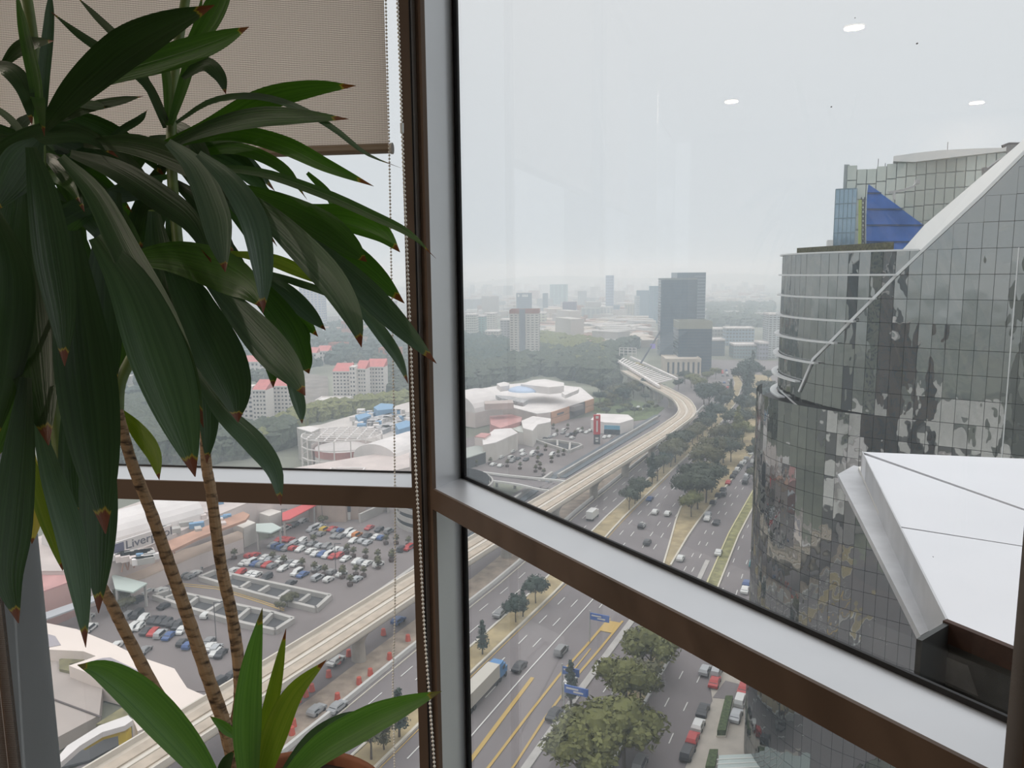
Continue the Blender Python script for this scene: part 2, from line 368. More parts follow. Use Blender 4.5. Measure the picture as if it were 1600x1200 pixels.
# ================================================================== the storeys around the room (seen only mirrored)
OFM = mat('own_glass_skin', (.16, .19, .21), .12, 0.3)
ob = empty('office_tower', (0, -8, GZ), label='glass-skinned office tower that holds the room, seen only mirrored', cat='building')
def big(z0, z1, m, name, off):
    f2 = [bayR(-.05, off), bayL(14, off), Vector((-16, -34, 0)), Vector((22, -34, 0)), bayR(22, off)]
    b = MB(); b.prism([tuple(p - ob.location)[:2] for p in f2], z0 - GZ, z1 - GZ); b.build(name, m, ob)
big(GZ, BZ - .3, OFM, 'lower_storeys', .1); big(TOPZ + .32, TOPZ + 9, OFM, 'upper_storeys', .1)
for k in range(1, 24):
    z = BZ - .3 - k * 3.3
    if z > GZ: big(z - .5, z, WHITEP, 'floor_band', .16)
# ================================================================== mirrored tower
def mirror_mat(name, tint, rough, wav, scale, base=(.02, .022, .025), w=.6):
    m = bpy.data.materials.new(name); m.use_nodes = True; nt = m.node_tree; nt.nodes.clear(); MATS[name] = m
    o = nt.nodes.new('ShaderNodeOutputMaterial'); mx = nt.nodes.new('ShaderNodeMixShader'); d = nt.nodes.new('ShaderNodeBsdfDiffuse'); g = nt.nodes.new('ShaderNodeBsdfGlossy')
    d.inputs['Color'].default_value = (*base, 1); g.inputs['Color'].default_value = (*tint, 1); g.inputs['Roughness'].default_value = rough
    mx.inputs[0].default_value = w; nt.links.new(d.outputs[0], mx.inputs[1]); nt.links.new(g.outputs[0], mx.inputs[2]); nt.links.new(mx.outputs[0], o.inputs['Surface'])
    if wav:
        ge = nt.nodes.new('ShaderNodeNewGeometry'); n = nt.nodes.new('ShaderNodeTexNoise'); n.inputs['Scale'].default_value = scale; n.inputs['Detail'].default_value = 1.5
        mp = nt.nodes.new('ShaderNodeMapping'); mp.inputs['Scale'].default_value = (1.5, 1.5, .9)
        nt.links.new(ge.outputs['Position'], mp.inputs[0]); nt.links.new(mp.outputs[0], n.inputs['Vector'])
        b = nt.nodes.new('ShaderNodeBump'); b.inputs['Strength'].default_value = 1.0; b.inputs['Distance'].default_value = wav
        nt.links.new(n.outputs['Fac'], b.inputs['Height']); nt.links.new(b.outputs[0], g.inputs['Normal'])
    return m
PANE = mirror_mat('dark_mirror_glass', (.39, .405, .40), .015, .07, .3, w=.80)
JOINT = mat('dark_joint', (.03, .032, .034), .6)
RINGM = mat('pale_metal_ledge', (.62, .63, .63), .4, .2)
W = Vector((.777, -.629, 0)).normalized(); NW = Vector((-W.y, W.x, 0)); NW = -NW if NW.y > 0 else NW
TD = 118.0; T0 = PD(1222, 424, TD); T0.z = 0
az = math.atan2(T0.x, T0.y); NS = Vector((-math.cos(az), math.sin(az), 0)); R = 22.0
OC = T0 - NS * R; W0 = OC + NW * R
zR = ztop(T0, 399.5); FL = 2.95
zR = ztop(T0, 399.0)
aW = math.atan2(NW.y, NW.x)
def arcpt(oc, r, s):                                   # s < 0 on the drum, s > 0 on the flat wall (metres)
    if s >= 0: return oc + NW * r + W * s, NW
    a = aW + s / r                                     # turning clockwise towards the silhouette
    n = Vector((math.cos(a), math.sin(a), 0)); return oc + n * r, n
if (arcpt(OC, R, -5)[0] - T0).length > (arcpt(OC, R, 5)[0] - T0).length + 50: pass
_s = -1
if (OC + Vector((math.cos(aW - .5), math.sin(aW - .5), 0)) * R - T0).length > (OC + Vector((math.cos(aW + .5), math.sin(aW + .5), 0)) * R - T0).length: _s = 1
def arcpt(oc, r, s):
    if s >= 0: return oc + NW * r + W * s, NW
    a = aW - _s * s / r * 1.0 if _s == 1 else aW + s / r
    n = Vector((math.cos(a), math.sin(a), 0)); return oc + n * r, n
def pxof(p):
    q = Vector(p) - EYE; z = q.dot(FWD); return 800 + FOC * q.dot(RGT) / z, 600 - FOC * q.dot(UPV) / z
def surf(px, py):                                      # (s, point) of a pixel on the upper tower skin
    q = PP(px, py, W0, NW); s = (q - W0).dot(W)
    if s >= 0: return s, q
    best = None
    for k in range(0, 400):
        ss = -k * .1; p, n = arcpt(OC, R, ss); r = ray(px, py); t = (p.x) / r.x; e = abs(p.y - r.y * t)
        if best is None or e < best[0]: best = (e, ss, EYE + r * t)
    return best[1], best[2]
tw = empty('mirrored_tower', (OC.x, OC.y, GZ), label='dark mirror-glass tower with a rounded corner, pale ring ledges and a slanting top', cat='building')
def tb(mb): mb.v = [tuple(Vector(v) - tw.location) for v in mb.v]; return mb
zPod = ztop(T0, 628)
OC2 = OC - W * 3.3
sl = []
dA, dB = surf(1437, 396), surf(1600, 239)
dsl = (dB[1].z - dA[1].z) / (dB[0] - dA[0])
def zdiag(s): return dA[1].z + (s - dA[0]) * dsl
PWD = 1.5
core = MB()
def outline(oc, r, off):
    pts = [arcpt(oc, r - off, -k * 1.5 * (r - off) / r)[0] for k in range(26, -1, -1)]
    return pts
pc = [tuple(p)[:2] for p in outline(OC, R, .25)] + [tuple(W0 + W * 62 - NW * .25)[:2], tuple(W0 + W * 62 - NW * 40)[:2], tuple(OC - NW * 18 - W * 6)[:2]]
core.prism(pc, GZ, zR - .05, JOINT)
pc2 = [tuple(p)[:2] for p in outline(OC2, R, .25)] + [tuple(W0 + W * 5 - NW * .3)[:2], tuple(OC - NW * 10)[:2]]
core.prism(pc2, GZ, zPod, JOINT)
# slanted upper part behind the flat wall
sd = dA[0]
zt = zdiag(70)
up = MB()
f1 = [W0 + W * s - NW * .25 for s in (sd, 70)]; f2 = [p - NW * 3 for p in f1]
zz = (dA[1].z - .1, zt - .1)
up_pts = [Vector((f1[0].x, f1[0].y, zR - .1)), Vector((f1[1].x, f1[1].y, zR - .1)), Vector((f1[1].x, f1[1].y, zz[1])), Vector((f1[0].x, f1[0].y, zz[0] + .05))]
bk = [p - NW * 14 for p in up_pts]
core.face(up_pts, JOINT); core.face(bk[::-1], JOINT); core.face([up_pts[1], bk[1], bk[2], up_pts[2]], JOINT); core.face([up_pts[0], up_pts[3], bk[3], bk[0]], JOINT)
BANDM = mat('pale_grey_parapet', (.60, .60, .58), .5)
core.face([up_pts[3], up_pts[2], bk[2], bk[3]], BANDM)
tb(core).build('core', None, tw)
# glass panes
cells = []
def clip(poly, keep):                                  # keep(s,z) >= 0
    out = []
    for i, a in enumerate(poly):
        b_ = poly[(i + 1) % len(poly)]; ka, kb = keep(a), keep(b_)
        if ka >= 0: out.append(a)
        if (ka >= 0) != (kb >= 0):
            t = ka / (ka - kb); out.append((a[0] + (b_[0] - a[0]) * t, a[1] + (b_[1] - a[1]) * t))
    return out
rest = MB(); pan = []
pane_me = None
def paneshape(w, h):
    m_ = MB(); m_.box((0, 0, 0), (w, .06, h)); me = m_.mesh('pane'); me.materials.append(PANE); return me
pme = paneshape(PWD - .05, FL - .06)
ncol = int(math.ceil((34) / PWD))
for k in range(-24, 40):
    s0 = k * PWD; sm = s0 + PWD / 2
    for j in range(-12, 30):
        z1 = zR - j * FL; z0 = z1 - FL
        if z0 < GZ - 1: continue
        oc = OC if z0 > zPod - 1 else OC2
        if j < 0:
            if s0 + PWD <= sd or z0 > zdiag(s0 + PWD): continue
            poly = clip([(s0, z0), (s0 + PWD, z0), (s0 + PWD, z1), (s0, z1)], lambda q: zdiag(q[0]) - q[1])
            if len(poly) < 3: continue
            whole = len(poly) == 4 and abs(z1 - max(q[1] for q in poly)) < 1e-6 and zdiag(s0) >= z1
            if not whole:
                rest.face([W0 + W * q[0] + Vector((0, 0, q[1])) for q in poly]); continue
        if oc is OC: p, n = arcpt(OC, R, sm)
        else: p, n = arcpt(OC2, R, sm + 3.3)
        c = Vector((p.x, p.y, (z0 + z1) / 2))
        x, y = pxof(c); sz = -(n.dot((c - EYE).normalized())) / (c - EYE).length ** 2
        vis = -20 < x < 1620 and 220 < y < 1260 and x > 1180 and sz > 0
        if vis and x > 1345 and y > 740: vis = not (y > 712 + (x - 1345) * .0 and x > 1345 + (y - 706) * .5)
        if vis and y > 745 + .441 * (x - 733) and y < 810 + .56 * (x - 700): vis = False
        pan.append((not vis, -sz, c, n))
pan.sort(key=lambda q: (q[0], q[1]))
for i, (nv, _, c, n) in enumerate(pan):
    tilt = Matrix.Rotation(random.gauss(0, .006), 4, 'X') @ Matrix.Rotation(random.gauss(0, .005), 4, 'Z')
    yx = Vector((-n.y, n.x, 0)); rm = Matrix((yx, -n, Vector((0, 0, 1)))).transposed().to_4x4() @ tilt
    if i < 300 and not nv:
        o = link('pane', pme, tw); o.matrix_local = Matrix.Translation(c - tw.location) @ rm
    else:
        w2, h2 = (PWD - .05) / 2, (FL - .06) / 2
        rest.face([c + rm.to_3x3() @ Vector((a, 0, b_)) for a, b_ in ((-w2, -h2), (w2, -h2), (w2, h2), (-w2, h2))])
tb(rest).build('pane', PANE, tw, kind='stuff', label='remaining glass panes')
# ring ledges ending on the slanting trim
ends = [1437, 1398, 1364, 1332, 1301, 1272, 1244, 1221]
for j, xe in enumerate(ends):
    z = zR - j * FL; off = .15 + .07 * j; pts = []
    for k in range(80, -1, -1):
        s = -k * .5; p, n = arcpt(OC, R, s); pts.append(Vector((p.x, p.y, z)) + n * off)
        if k < 79 and pxof(pts[-1])[0] > xe and n.dot((p - EYE)) < 0: break
    if j == 0:
        for s in np.arange(1, dA[0], 1): pts.append(W0 + W * s + NW * off + Vector((0, 0, z)))
    pts = [q for q in pts]
    b = MB()
    for a, c in zip(pts[:-1], pts[1:]): b.hexa(a, c, .5 + .06 * j, .22)
    tb(b).build('ring_ledge', RINGM, tw)
# slanting trim over the skin
b = MB()
dg = [(1625, 214), (1600, 239), (1534, 305), (1437, 396), (1399, 432), (1364, 468), (1332, 500), (1301, 532), (1272, 561), (1250, 612)]
pts = []
for q in dg:
    s, p = surf(*q); n = arcpt(OC, R, min(s, 0))[1]; pts.append(p + n * .15)
for a, c in zip(pts[:-1], pts[1:]): b.hexa(a, c, .22, .35)
tb(b).build('slanting_trim', RINGM, tw)
b = MB(); pts = [surf(*q)[1] + arcpt(OC, R, min(surf(*q)[0], 0))[1] * .12 for q in ((1221, 610), (1240, 628), (1258, 644), (1278, 660))]
for a, c in zip(pts[:-1], pts[1:]): b.hexa(a, c, .15, .2)
tb(b).build('slanting_trim', RINGM, tw)
b = MB(); v0 = surf(1583, 500)[1] + NW * .15
b.hexa(Vector((v0.x, v0.y, GZ)), Vector((v0.x, v0.y, zR)), .12, .12, up=NW); tb(b).build('vertical_trim', RINGM, tw)
# pale sloped parapet band behind the slanted edge
bp = W0 - NW * 2.5
poly = [PP(x, y, bp, NW) for x, y in ((1640, 176), (1590, 226), (1529, 279), (1445, 351), (1407, 394))]
fr = [surf(x, y)[1] + NW * .02 for x, y in ((1416, 416), (1437, 396), (1534, 305), (1600, 239), (1640, 199))]
b = MB(); pp = poly[::-1]
for i in range(4): b.face([fr[i], fr[i + 1], pp[i + 1], pp[i]])
tb(b).build('parapet_band', BANDM, tw)
# planted strip and roof slab on the drum
b = MB(); q = [PP(x, 400, W0 - NW * 4, NW) for x in (1228, 1392)]
b.hexa(Vector((*tuple(T0 - NS * 2.5)[:2], zR + .55)), Vector((*tuple(W0 - NW * 3 - W * 3)[:2], zR + .6)), 1.2, 1.0, mat('olive_hedge', (.10, .095, .05), .9, noise_s=3, noise_a=.5))
tb(b).build('roof_hedge', None, tw, label='low olive hedge strip')
# ================================================================== pale green tower behind
GT = mirror_mat('pale_green_glass', (.80, .85, .80), .15, .02, .3, base=(.42, .45, .40), w=.22)
BT = mirror_mat('blue_grey_glass', (.45, .58, .68), .08, .02, .3, base=(.10, .17, .22), w=.5)
GD_ = 190.0
g0 = PD(1317, 390, GD_)
gt = empty('pale_tower', (g0.x, g0.y, GZ), label='tall pale green glass tower with a curved white crown behind the mirrored tower', cat='building')
def gl(mb): mb.v = [tuple(Vector(v) - gt.location) for v in mb.v]; return mb
topx = [(1317, 258), (1326, 258), (1345, 266), (1390, 254), (1450, 246), (1555, 238), (1680, 228)]
def ty(x): return float(np.interp(x, [a for a, _ in topx], [c for _, c in topx]))
xs = [1317 + i * 15.2 for i in range(24)]
def gpt(x, off=0):
    d = GD_ + off - 10 * math.sin((x - 1317) / 330 * PI * .5); p = PD(x, 400, d); return Vector((p.x, p.y, 0))
zt_ = [ztop(gpt((a + c) / 2), ty((a + c) / 2)) for a, c in zip(xs[:-1], xs[1:])]
cb = MB()
for i, (a, c) in enumerate(zip(xs[:-1], xs[1:])):
    p, q = gpt(a, .3), gpt(c, .3); bk = gpt(c, 30), gpt(a, 30); cb.prism([tuple(v)[:2] for v in (p, q, *bk)], GZ, zt_[i] - .1)
gl(cb).build('core', mat('grey_frame', (.28, .30, .29), .6), gt)
for i, (a, c) in enumerate(zip(xs[:-1], xs[1:])):
    p, q = gpt(a), gpt(c); u = (q - p); L_ = u.length; u.normalize(); n = Vector((u.y, -u.x, 0))
    rm = Matrix((u, -n if n.y < 0 else n, Vector((0, 0, 1)))).transposed().to_4x4()
    z = zt_[i]; fl = 3.6; me = None; j = 0
    while j < 14:
        m_ = MB(); h = fl - .22
        if me is None: m_.box((0, 0, 0), (L_ - .18, .1, h)); me = m_.mesh('pane'); me.materials.append(GT)
        cc = (p + q) / 2; o = link('pane', me, gt); tl_ = Matrix.Rotation(random.gauss(0, .01), 4, 'X')
        o.matrix_local = Matrix.Translation(Vector((cc.x, cc.y, z - fl / 2 - j * fl)) - gt.location) @ rm @ tl_; j += 1
# blue side wing and grey stub
b = MB(); w0, w1 = PD(1301, 390, 186), PD(1334, 390, 184); zw = ztop(w0, 296)
b.prism([tuple(v)[:2] for v in (w0, w1, w1 + Vector((6, 14, 0)), w0 + Vector((6, 14, 0)))], GZ, zw); gl(b).build('side_wing', BT, gt, label='blue-grey glass side wing')
b = MB()
for k in range(9):
    z = zw - k * 3.4; b.hexa(Vector((w0.x, w0.y - .1, z)), Vector((w1.x, w1.y - .1, z)), .15, .25)
for k in range(6):
    v = w0.lerp(w1, k / 5); b.hexa(Vector((v.x, v.y - .12, GZ)), Vector((v.x, v.y - .12, zw)), .12, .12, up=Vector((0, 1, 0)))
gl(b).build('wing_grid', mat('slate_frame', (.16, .22, .26), .5), gt)
b = MB(); v0, v1 = PD(1292, 392, 184), PD(1301, 392, 184); b.prism([tuple(v)[:2] for v in (v0, v1, v1 + Vector((3, 8, 0)), v0 + Vector((3, 8, 0)))], GZ, ztop(v0, 375)); gl(b).build('stair_core', BANDM, gt)
b = MB(); v0, v1 = PD(1317, 300, 188), PD(1325, 300, 188); b.prism([tuple(v)[:2] for v in (v0, v1, v1 + Vector((4, 8, 0)), v0 + Vector((4, 8, 0)))], GZ, ztop(v0, 257)); gl(b).build('corner_fin', mat('grey_fin', (.3, .33, .33), .5), gt)
# white crown
b = MB(); cr_ = [(1387, 244, 252), (1420, 239, 253), (1460, 234.5, 248), (1510, 232, 242), (1560, 230.5, 236)]
for (xa, ya, yb), (xc, yc, yd) in zip(cr_[:-1], cr_[1:]):
    p, q = gpt(xa, -1.5), gpt(xc, -1.5); pb2, qb2 = gpt(xa, 12), gpt(xc, 12)
    A = [Vector((p.x, p.y, ztop(p, yb))), Vector((q.x, q.y, ztop(q, yd))), Vector((q.x, q.y, ztop(q, yc))), Vector((p.x, p.y, ztop(p, ya)))]
    b.face(A); b.face([A[3], A[2], Vector((qb2.x, qb2.y, A[2].z + .5)), Vector((pb2.x, pb2.y, A[3].z + .5))]); b.face([A[0], Vector((pb2.x, pb2.y, A[0].z)), Vector((qb2.x, qb2.y, A[1].z)), A[1]])
    if xa == 1387: b.face([A[0], A[3], Vector((pb2.x, pb2.y, A[3].z)), Vector((pb2.x, pb2.y, A[0].z))])
gl(b).build('crown', mat('crown_white', (.66, .66, .64), .5), gt)
# masts
for x, y0, y1 in ((1364, 248, 265), (1375, 255, 264), (1557, 225, 236), (1469, 222, 236)):
    b = MB(); p = gpt(x, 1); b.tube([Vector((p.x, p.y, ztop(p, y1) - 2)), Vector((p.x, p.y, ztop(p, y0)))], .08, 5); gl(b).build('antenna', mat('dark_steel', (.08, .08, .085), .5), gt)
# ---- facade cleaning cranes
DS = mat('dark_steel', (.08, .08, .085), .5); GS = mat('grey_steel', (.38, .38, .37), .5)
def crane(arm, post, d, label, w=.35, m=GS):
    pts = [PD(x, y, d) for x, y in arm]; o = empty('roof_crane', PD(*post[0], d), label=label, cat='crane')
    b = MB()
    for a, c in zip(pts[:-1], pts[1:]): b.hexa(a - o.location, c - o.location, w, w * 1.2)
    b.build('boom', m, o)
    b = MB(); q = [PD(x, y, d) for x, y in post]; 
    for a, c in zip(q[:-1], q[1:]): b.hexa(a - o.location, c - o.location, w * 1.1, w * 1.1)
    b.build('mast', m, o)
    b = MB(); e_ = pts[-1]; b.box(tuple(e_ - o.location), (w * 2.2, w * 2, w * 2.4)); b.build('winch_head', m, o); return o
crane([(1388, 301), (1412, 297), (1428, 291), (1433, 284)], [(1397, 312), (1397, 299)], 150, 'small pale grey crane arm above the blue netting')
crane([(1566, 229), (1576, 225), (1590, 225), (1625, 219)], [(1580, 246), (1580, 226)], 95, 'dark crane beam against the sky on the very top', .28, DS)
crane([(1537, 270), (1560, 253), (1577, 243), (1581, 233)], [(1538, 262), (1539, 282)], 94, 'dark lattice gondola arm lying on the slanted roof', .4, mat('mid_steel', (.17, .17, .17), .5))
# ---- blue netting triangle on its mast
nd = 140.0
bn = empty('blue_netting', PD(1353, 391, nd), label='triangular blue construction netting in horizontal bands beside a lattice mast', cat='netting')
def nl(mb): mb.v = [tuple(Vector(v) - bn.location) for v in mb.v]; return mb
BL = mat('blue_net', (.045, .13, .42), .6, noise_s=.25, noise_a=.25)
nrm = Vector((-.3, -.95, 0)).normalized(); nb = PD(1353, 391, nd)
Lx = [(288, 1357), (302, 1355), (327, 1354), (352, 1353.5), (378, 1353.5), (395, 1353.5)]
Rx = [(288, 1358), (302, 1377), (327, 1410), (352, 1443), (378, 1421), (395, 1405)]
for (y0, xa), (y1, xb), (_, xc), (_, xd) in zip(Lx[:-1], Lx[1:], Rx[:-1], Rx[1:]):
    q = [PP(xa, y0 + .5, nb, nrm), PP(xc, y0 + .5, nb, nrm), PP(xd, y1 - .5, nb, nrm), PP(xb, y1 - .5, nb, nrm)]
    b = MB(); b.face(q[::-1]); b.face([v - nrm * .15 for v in q]); 
    for i in range(4): b.face([q[i], q[(i + 1) % 4], q[(i + 1) % 4] - nrm * .15, q[i] - nrm * .15])
    nl(b).build('net_band', BL, bn)
    b = MB(); b.hexa(q[3] + nrm * .1, q[2] + nrm * .1, .15, .2); nl(b).build('rail', mat('navy_rail', (.02, .05, .14), .6), bn)
b = MB()
for k in range(12):
    y0, y1 = 310 + k * 7, 317 + k * 7
    b.hexa(PD(1346, y0, nd), PD(1351, y1, nd), .12, .12); b.hexa(PD(1351, y0, nd), PD(1346, y1, nd), .12, .12)
for x in (1346, 1351): b.hexa(PD(x, 308, nd), PD(x, 396, nd), .15, .15)
nl(b).build('lattice_mast', DS, bn)
b = MB(); b.hexa(PD(1344, 312, nd - .5), PD(1343, 396, nd - .5), .5, .2); nl(b).build('green_strip', mat('lime_strip', (.30, .36, .10), .7), bn)
b = MB(); k0 = PD(1353, 395, nd + 1); k1 = PD(1415, 395, nd + 1); b.prism([tuple(v)[:2] for v in (k0, k1, k1 + Vector((5, 10, 0)), k0 + Vector((5, 10, 0)))], GZ, k0.z + .2); nl(b).build('lift_shaft', mat('shaft_grey', (.3, .3, .3), .7), bn)

# pale roofs and walls that the facade mirrors
def mirrored(px, py, z):
    s, p = surf(px, py)
    if py > 628 and s < -3.3:
        n = arcpt(OC2, R, s + 3.3)[1]
    else: n = arcpt(OC, R, min(s, 0))[1]
    r = (p - EYE).normalized(); d = r - n * 2 * r.dot(n); return p + d * ((z - p.z) / d.z)
WR2 = mat('white_hall_roof', (.66, .64, .60), .75, noise_s=.1, noise_a=.12); GR2 = mat('grey_hall_wall', (.30, .29, .28), .8)
for lb, pl_, zt2 in (('wide white hall roof beside the office tower, seen only mirrored', [(1410, 640), (1470, 618), (1560, 650), (1568, 730), (1500, 712), (1440, 690)], 16), ('low pale hall roof nearer the office tower, seen only mirrored', [(1290, 640), (1385, 632), (1395, 665), (1370, 700), (1300, 690)], 14), ('small pale roof of the mirrored street corner', [(1300, 735), (1335, 745), (1325, 790), (1290, 780)], 8)):
    q = [mirrored(x, y, GZ + zt2) for x, y in pl_]; o = empty('white_hall', (q[0].x, q[0].y, GZ), label=lb, cat='building')
    b = MB(); b.prism([tuple(v - o.location)[:2] for v in q], 0, zt2 - .5); b.build('wall', GR2, o); b = MB(); b.prism([tuple(v - o.location)[:2] for v in q], zt2 - .5, zt2); b.build('roof', WR2, o)
    print(lb, [tuple(round(c) for c in v) for v in q])
# ================================================================== ground, roads
ASPH = mat('asphalt', (.185, .163, .163), .92, noise_s=.05, noise_a=.14, detail=8)
LOTM = mat('lot_asphalt', (.18, .155, .15), .92, noise_s=.06, noise_a=.12, detail=8)
DRY = mat('dry_grass', (.34, .27, .15), .95, noise_s=.3, noise_a=.25)
DIRT = mat('brown_dirt', (.36, .29, .23), .95, noise_s=.35, noise_a=.3)
CONC = mat('pale_concrete', (.52, .46, .385), .8, noise_s=.12, noise_a=.12)
CONC2 = mat('grey_concrete', (.40, .38, .355), .85, noise_s=.2, noise_a=.12)
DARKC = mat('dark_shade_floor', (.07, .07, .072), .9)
WHITE = mat('white_paint', (.62, .61, .58), .7)
WROOF = mat('white_roof', (.66, .62, .60), .75, noise_s=.12, noise_a=.10)
YEL = mat('yellow_paint', (.46, .31, .09), .8)
GRASS = mat('green_lawn', (.10, .13, .05), .95, noise_s=.3, noise_a=.3)
TERR = mat('far_ground', (.16, .165, .125), .95, noise_s=.012, noise_a=.45, detail=10)
def flat(name, poly, z, m, th=.3, **kw):
    b = MB(); b.prism([tuple(p)[:2] for p in poly], z - th, z); return b.build(name, m, **kw)
b = MB(); b.prism([(-4500, -3000), (4500, -3000), (4500, 6000), (-4500, 6000)], GZ - 4, GZ - .25); b.build('ground', TERR, kind='structure', label='hazy ground of the valley floor', cat='ground')
REF = [(-77, 5), (-50, 60), (-22.6, 116.7), (-8.9, 146.2), (12.8, 190.8), (35.2, 243.3), (66.5, 310), (105.5, 392), (138, 470), (165, 548), (190, 650), (225, 800), (290, 1100)]
def refat(y):
    x = float(np.interp(y, [p[1] for p in REF], [p[0] for p in REF])); x2 = float(np.interp(y + 20, [p[1] for p in REF], [p[0] for p in REF])); x1 = float(np.interp(y - 20, [p[1] for p in REF], [p[0] for p in REF]))
    t = Vector((x2 - x1, 40, 0)).normalized(); return Vector((x, y, 0)), Vector((t.y, -t.x, 0)), t
def off(o, y): return o(y) if callable(o) else o
def ro(o, y): p, n, t = refat(y); return p + n * off(o, y)
def strip(mb, o1, o2, y0, y1, z, m=None, th=.3, step=12):
    n = max(1, int((y1 - y0) / step)); ys = [y0 + (y1 - y0) * k / n for k in range(n + 1)]
    for a, c in zip(ys[:-1], ys[1:]):
        mb.prism([tuple(q)[:2] for q in (ro(o1, a), ro(o2, a), ro(o2, c), ro(o1, c))], z - th, z, m)
def itp(*pairs): return lambda y: float(np.interp(y, [p[0] for p in pairs], [p[1] for p in pairs]))
b = MB(); strip(b, -45, 62, 30, 700, GZ - .1, th=.1); b.build('road', ASPH, kind='structure', label='wide asphalt avenue with several carriageways running into the haze', cat='road')
m2L = itp((208, 21.5), (234, 18.5), (259, 15), (330, 10), (402, 7.5), (548, 2)); m2R = itp((208, 23), (234, 23), (268, 23.5), (353, 26), (548, 22))
b = MB(); strip(b, -5.3, 0, 40, 600, GZ + .12); b.build('median', DRY, kind='structure', label='dry grass strip planted with trees between the two carriageways', cat='median')
b = MB(); strip(b, 21.7, 23.1, 60, 209, GZ + .2, CONC2); strip(b, m2L, m2R, 209, 600, GZ + .12, DRY); b.build('median', None, kind='structure', label='concrete divider widening into the median of the big dark trees', cat='median')
b = MB(); strip(b, 30.8, 34.9, 60, 176, GZ + .12, DRY); strip(b, 31.2, 32.4, 176, 219, GZ + .12, CONC2); b.build('median', None, kind='structure', label='tree-lined strip ending in a thin concrete tongue', cat='median')
b = MB(); strip(b, 34.2, 37.2, 194, 290, GZ + .12); b.build('median', mat('olive_grass', (.22, .21, .09), .95, noise_s=.5, noise_a=.4), kind='structure', label='yellow-kerbed grass island next to the mirrored tower', cat='median')
b = MB(); strip(b, -23.6, -17.2, 40, 420, GZ + .02, th=.1); b.build('construction_strip', DIRT, kind='structure', label='brown dirt works strip under the viaduct', cat='ground')
# kerbs and barriers
def kerb(o, w, y0, y1, h, m, label, name='kerb'):
    b = MB(); strip(b, (lambda y: off(o, y) - w / 2), (lambda y: off(o, y) + w / 2), y0, y1, GZ + h, th=h + .1); return b.build(name, m, kind='structure', label=label, cat='kerb')
KB = mat('cream_kerb', (.55, .51, .43), .8)
kerb(-16.5, .6, 40, 450, .9, WHITE, 'white concrete barrier beside the works strip', 'road_barrier')
kerb(-15.2, .25, 40, 450, .1, KB, 'thin pale edge line beside the barrier')
kerb(0, .5, 40, 560, .35, KB, 'cream kerb of the dry grass strip on the main road side'); kerb(-5.3, .35, 40, 560, .3, KB, 'cream kerb of the dry grass strip on the viaduct side')
kerb(m2L, .5, 212, 560, .35, KB, 'kerb of the big tree median, main road side'); kerb(m2R, .5, 212, 560, .35, KB, 'kerb of the big tree median, car queue side')
kerb(34.8, .5, 60, 178, .35, WHITE, 'white kerb of the tree-lined strip'); kerb(34.2, .4, 194, 290, .35, mat('yellow_kerb', (.50, .46, .25), .8), 'yellowish kerb of the grass island'); kerb(37.2, .4, 194, 290, .35, KB, 'pale kerb of the grass island')
# lane paint
def dashes(o, y0, y1, ln, gap, w=.22):
    y = y0
    while y < y1: strip(PA, (lambda q: off(o, q) - w / 2), (lambda q: off(o, q) + w / 2), y, y + ln, GZ + .03, th=.05, step=50); y += ln + gap
PA = MB()
for o in (-12.2, -8.8, 3.4, 6.8): dashes(o, 60, 430, 4, 6)
for o in (itp((120, 26.3), (560, 30)), itp((120, 27.9), (560, 34)), 38.5, 42): dashes(o, 70, 330, 3, 7, .2)
for o in (13.2, 16.5): dashes(itp((180, o), (300, o - 2)), 182, 330, 4, 6)
strip(PA, 10.0, 10.25, 60, 200, GZ + .03, th=.05); strip(PA, -5.9, -5.7, 60, 500, GZ + .03, th=.05); pass
PA.build('lane_paint', WHITE, kind='structure', label='white dashed and solid lane lines of the avenue', cat='lane marking')
PY = MB()
_o = [(refat(q.y), q) for q in (P(737, 1190), P(850, 1038))]; _a = [((q - r[0]).dot(r[1]), q.y) for r, q in _o]; _f = itp((_a[0][1], _a[0][0]), (_a[1][1], _a[1][0])); print(_a); strip(PY, lambda y: _f(y) - .4, lambda y: _f(y) + .4, 60, _a[1][1], GZ + .03, th=.05); strip(PY, itp((60, 17.2), (150, 16.2), (172, 17)), itp((60, 17.7), (150, 16.7), (172, 17.6)), 60, 178, GZ + .03, th=.05)
strip(PY, itp((60, 20.4), (125, 20.2), (145, 19.2), (172, 20.2)), itp((60, 20.7), (125, 20.6), (145, 19.7), (172, 20.7)), 60, 178, GZ + .03, th=.05)
strip(PY, .6, .8, 60, 300, GZ + .03, th=.05); strip(PY, 18.2, 18.5, 150, 164, GZ + .03, th=.05)
strip(PY, 17.4, 20.2, 172, 177, GZ + .025, th=.05)
PY.build('lane_paint', YEL, kind='structure', label='yellow lines framing the exit lane and its crossing box', cat='lane marking')
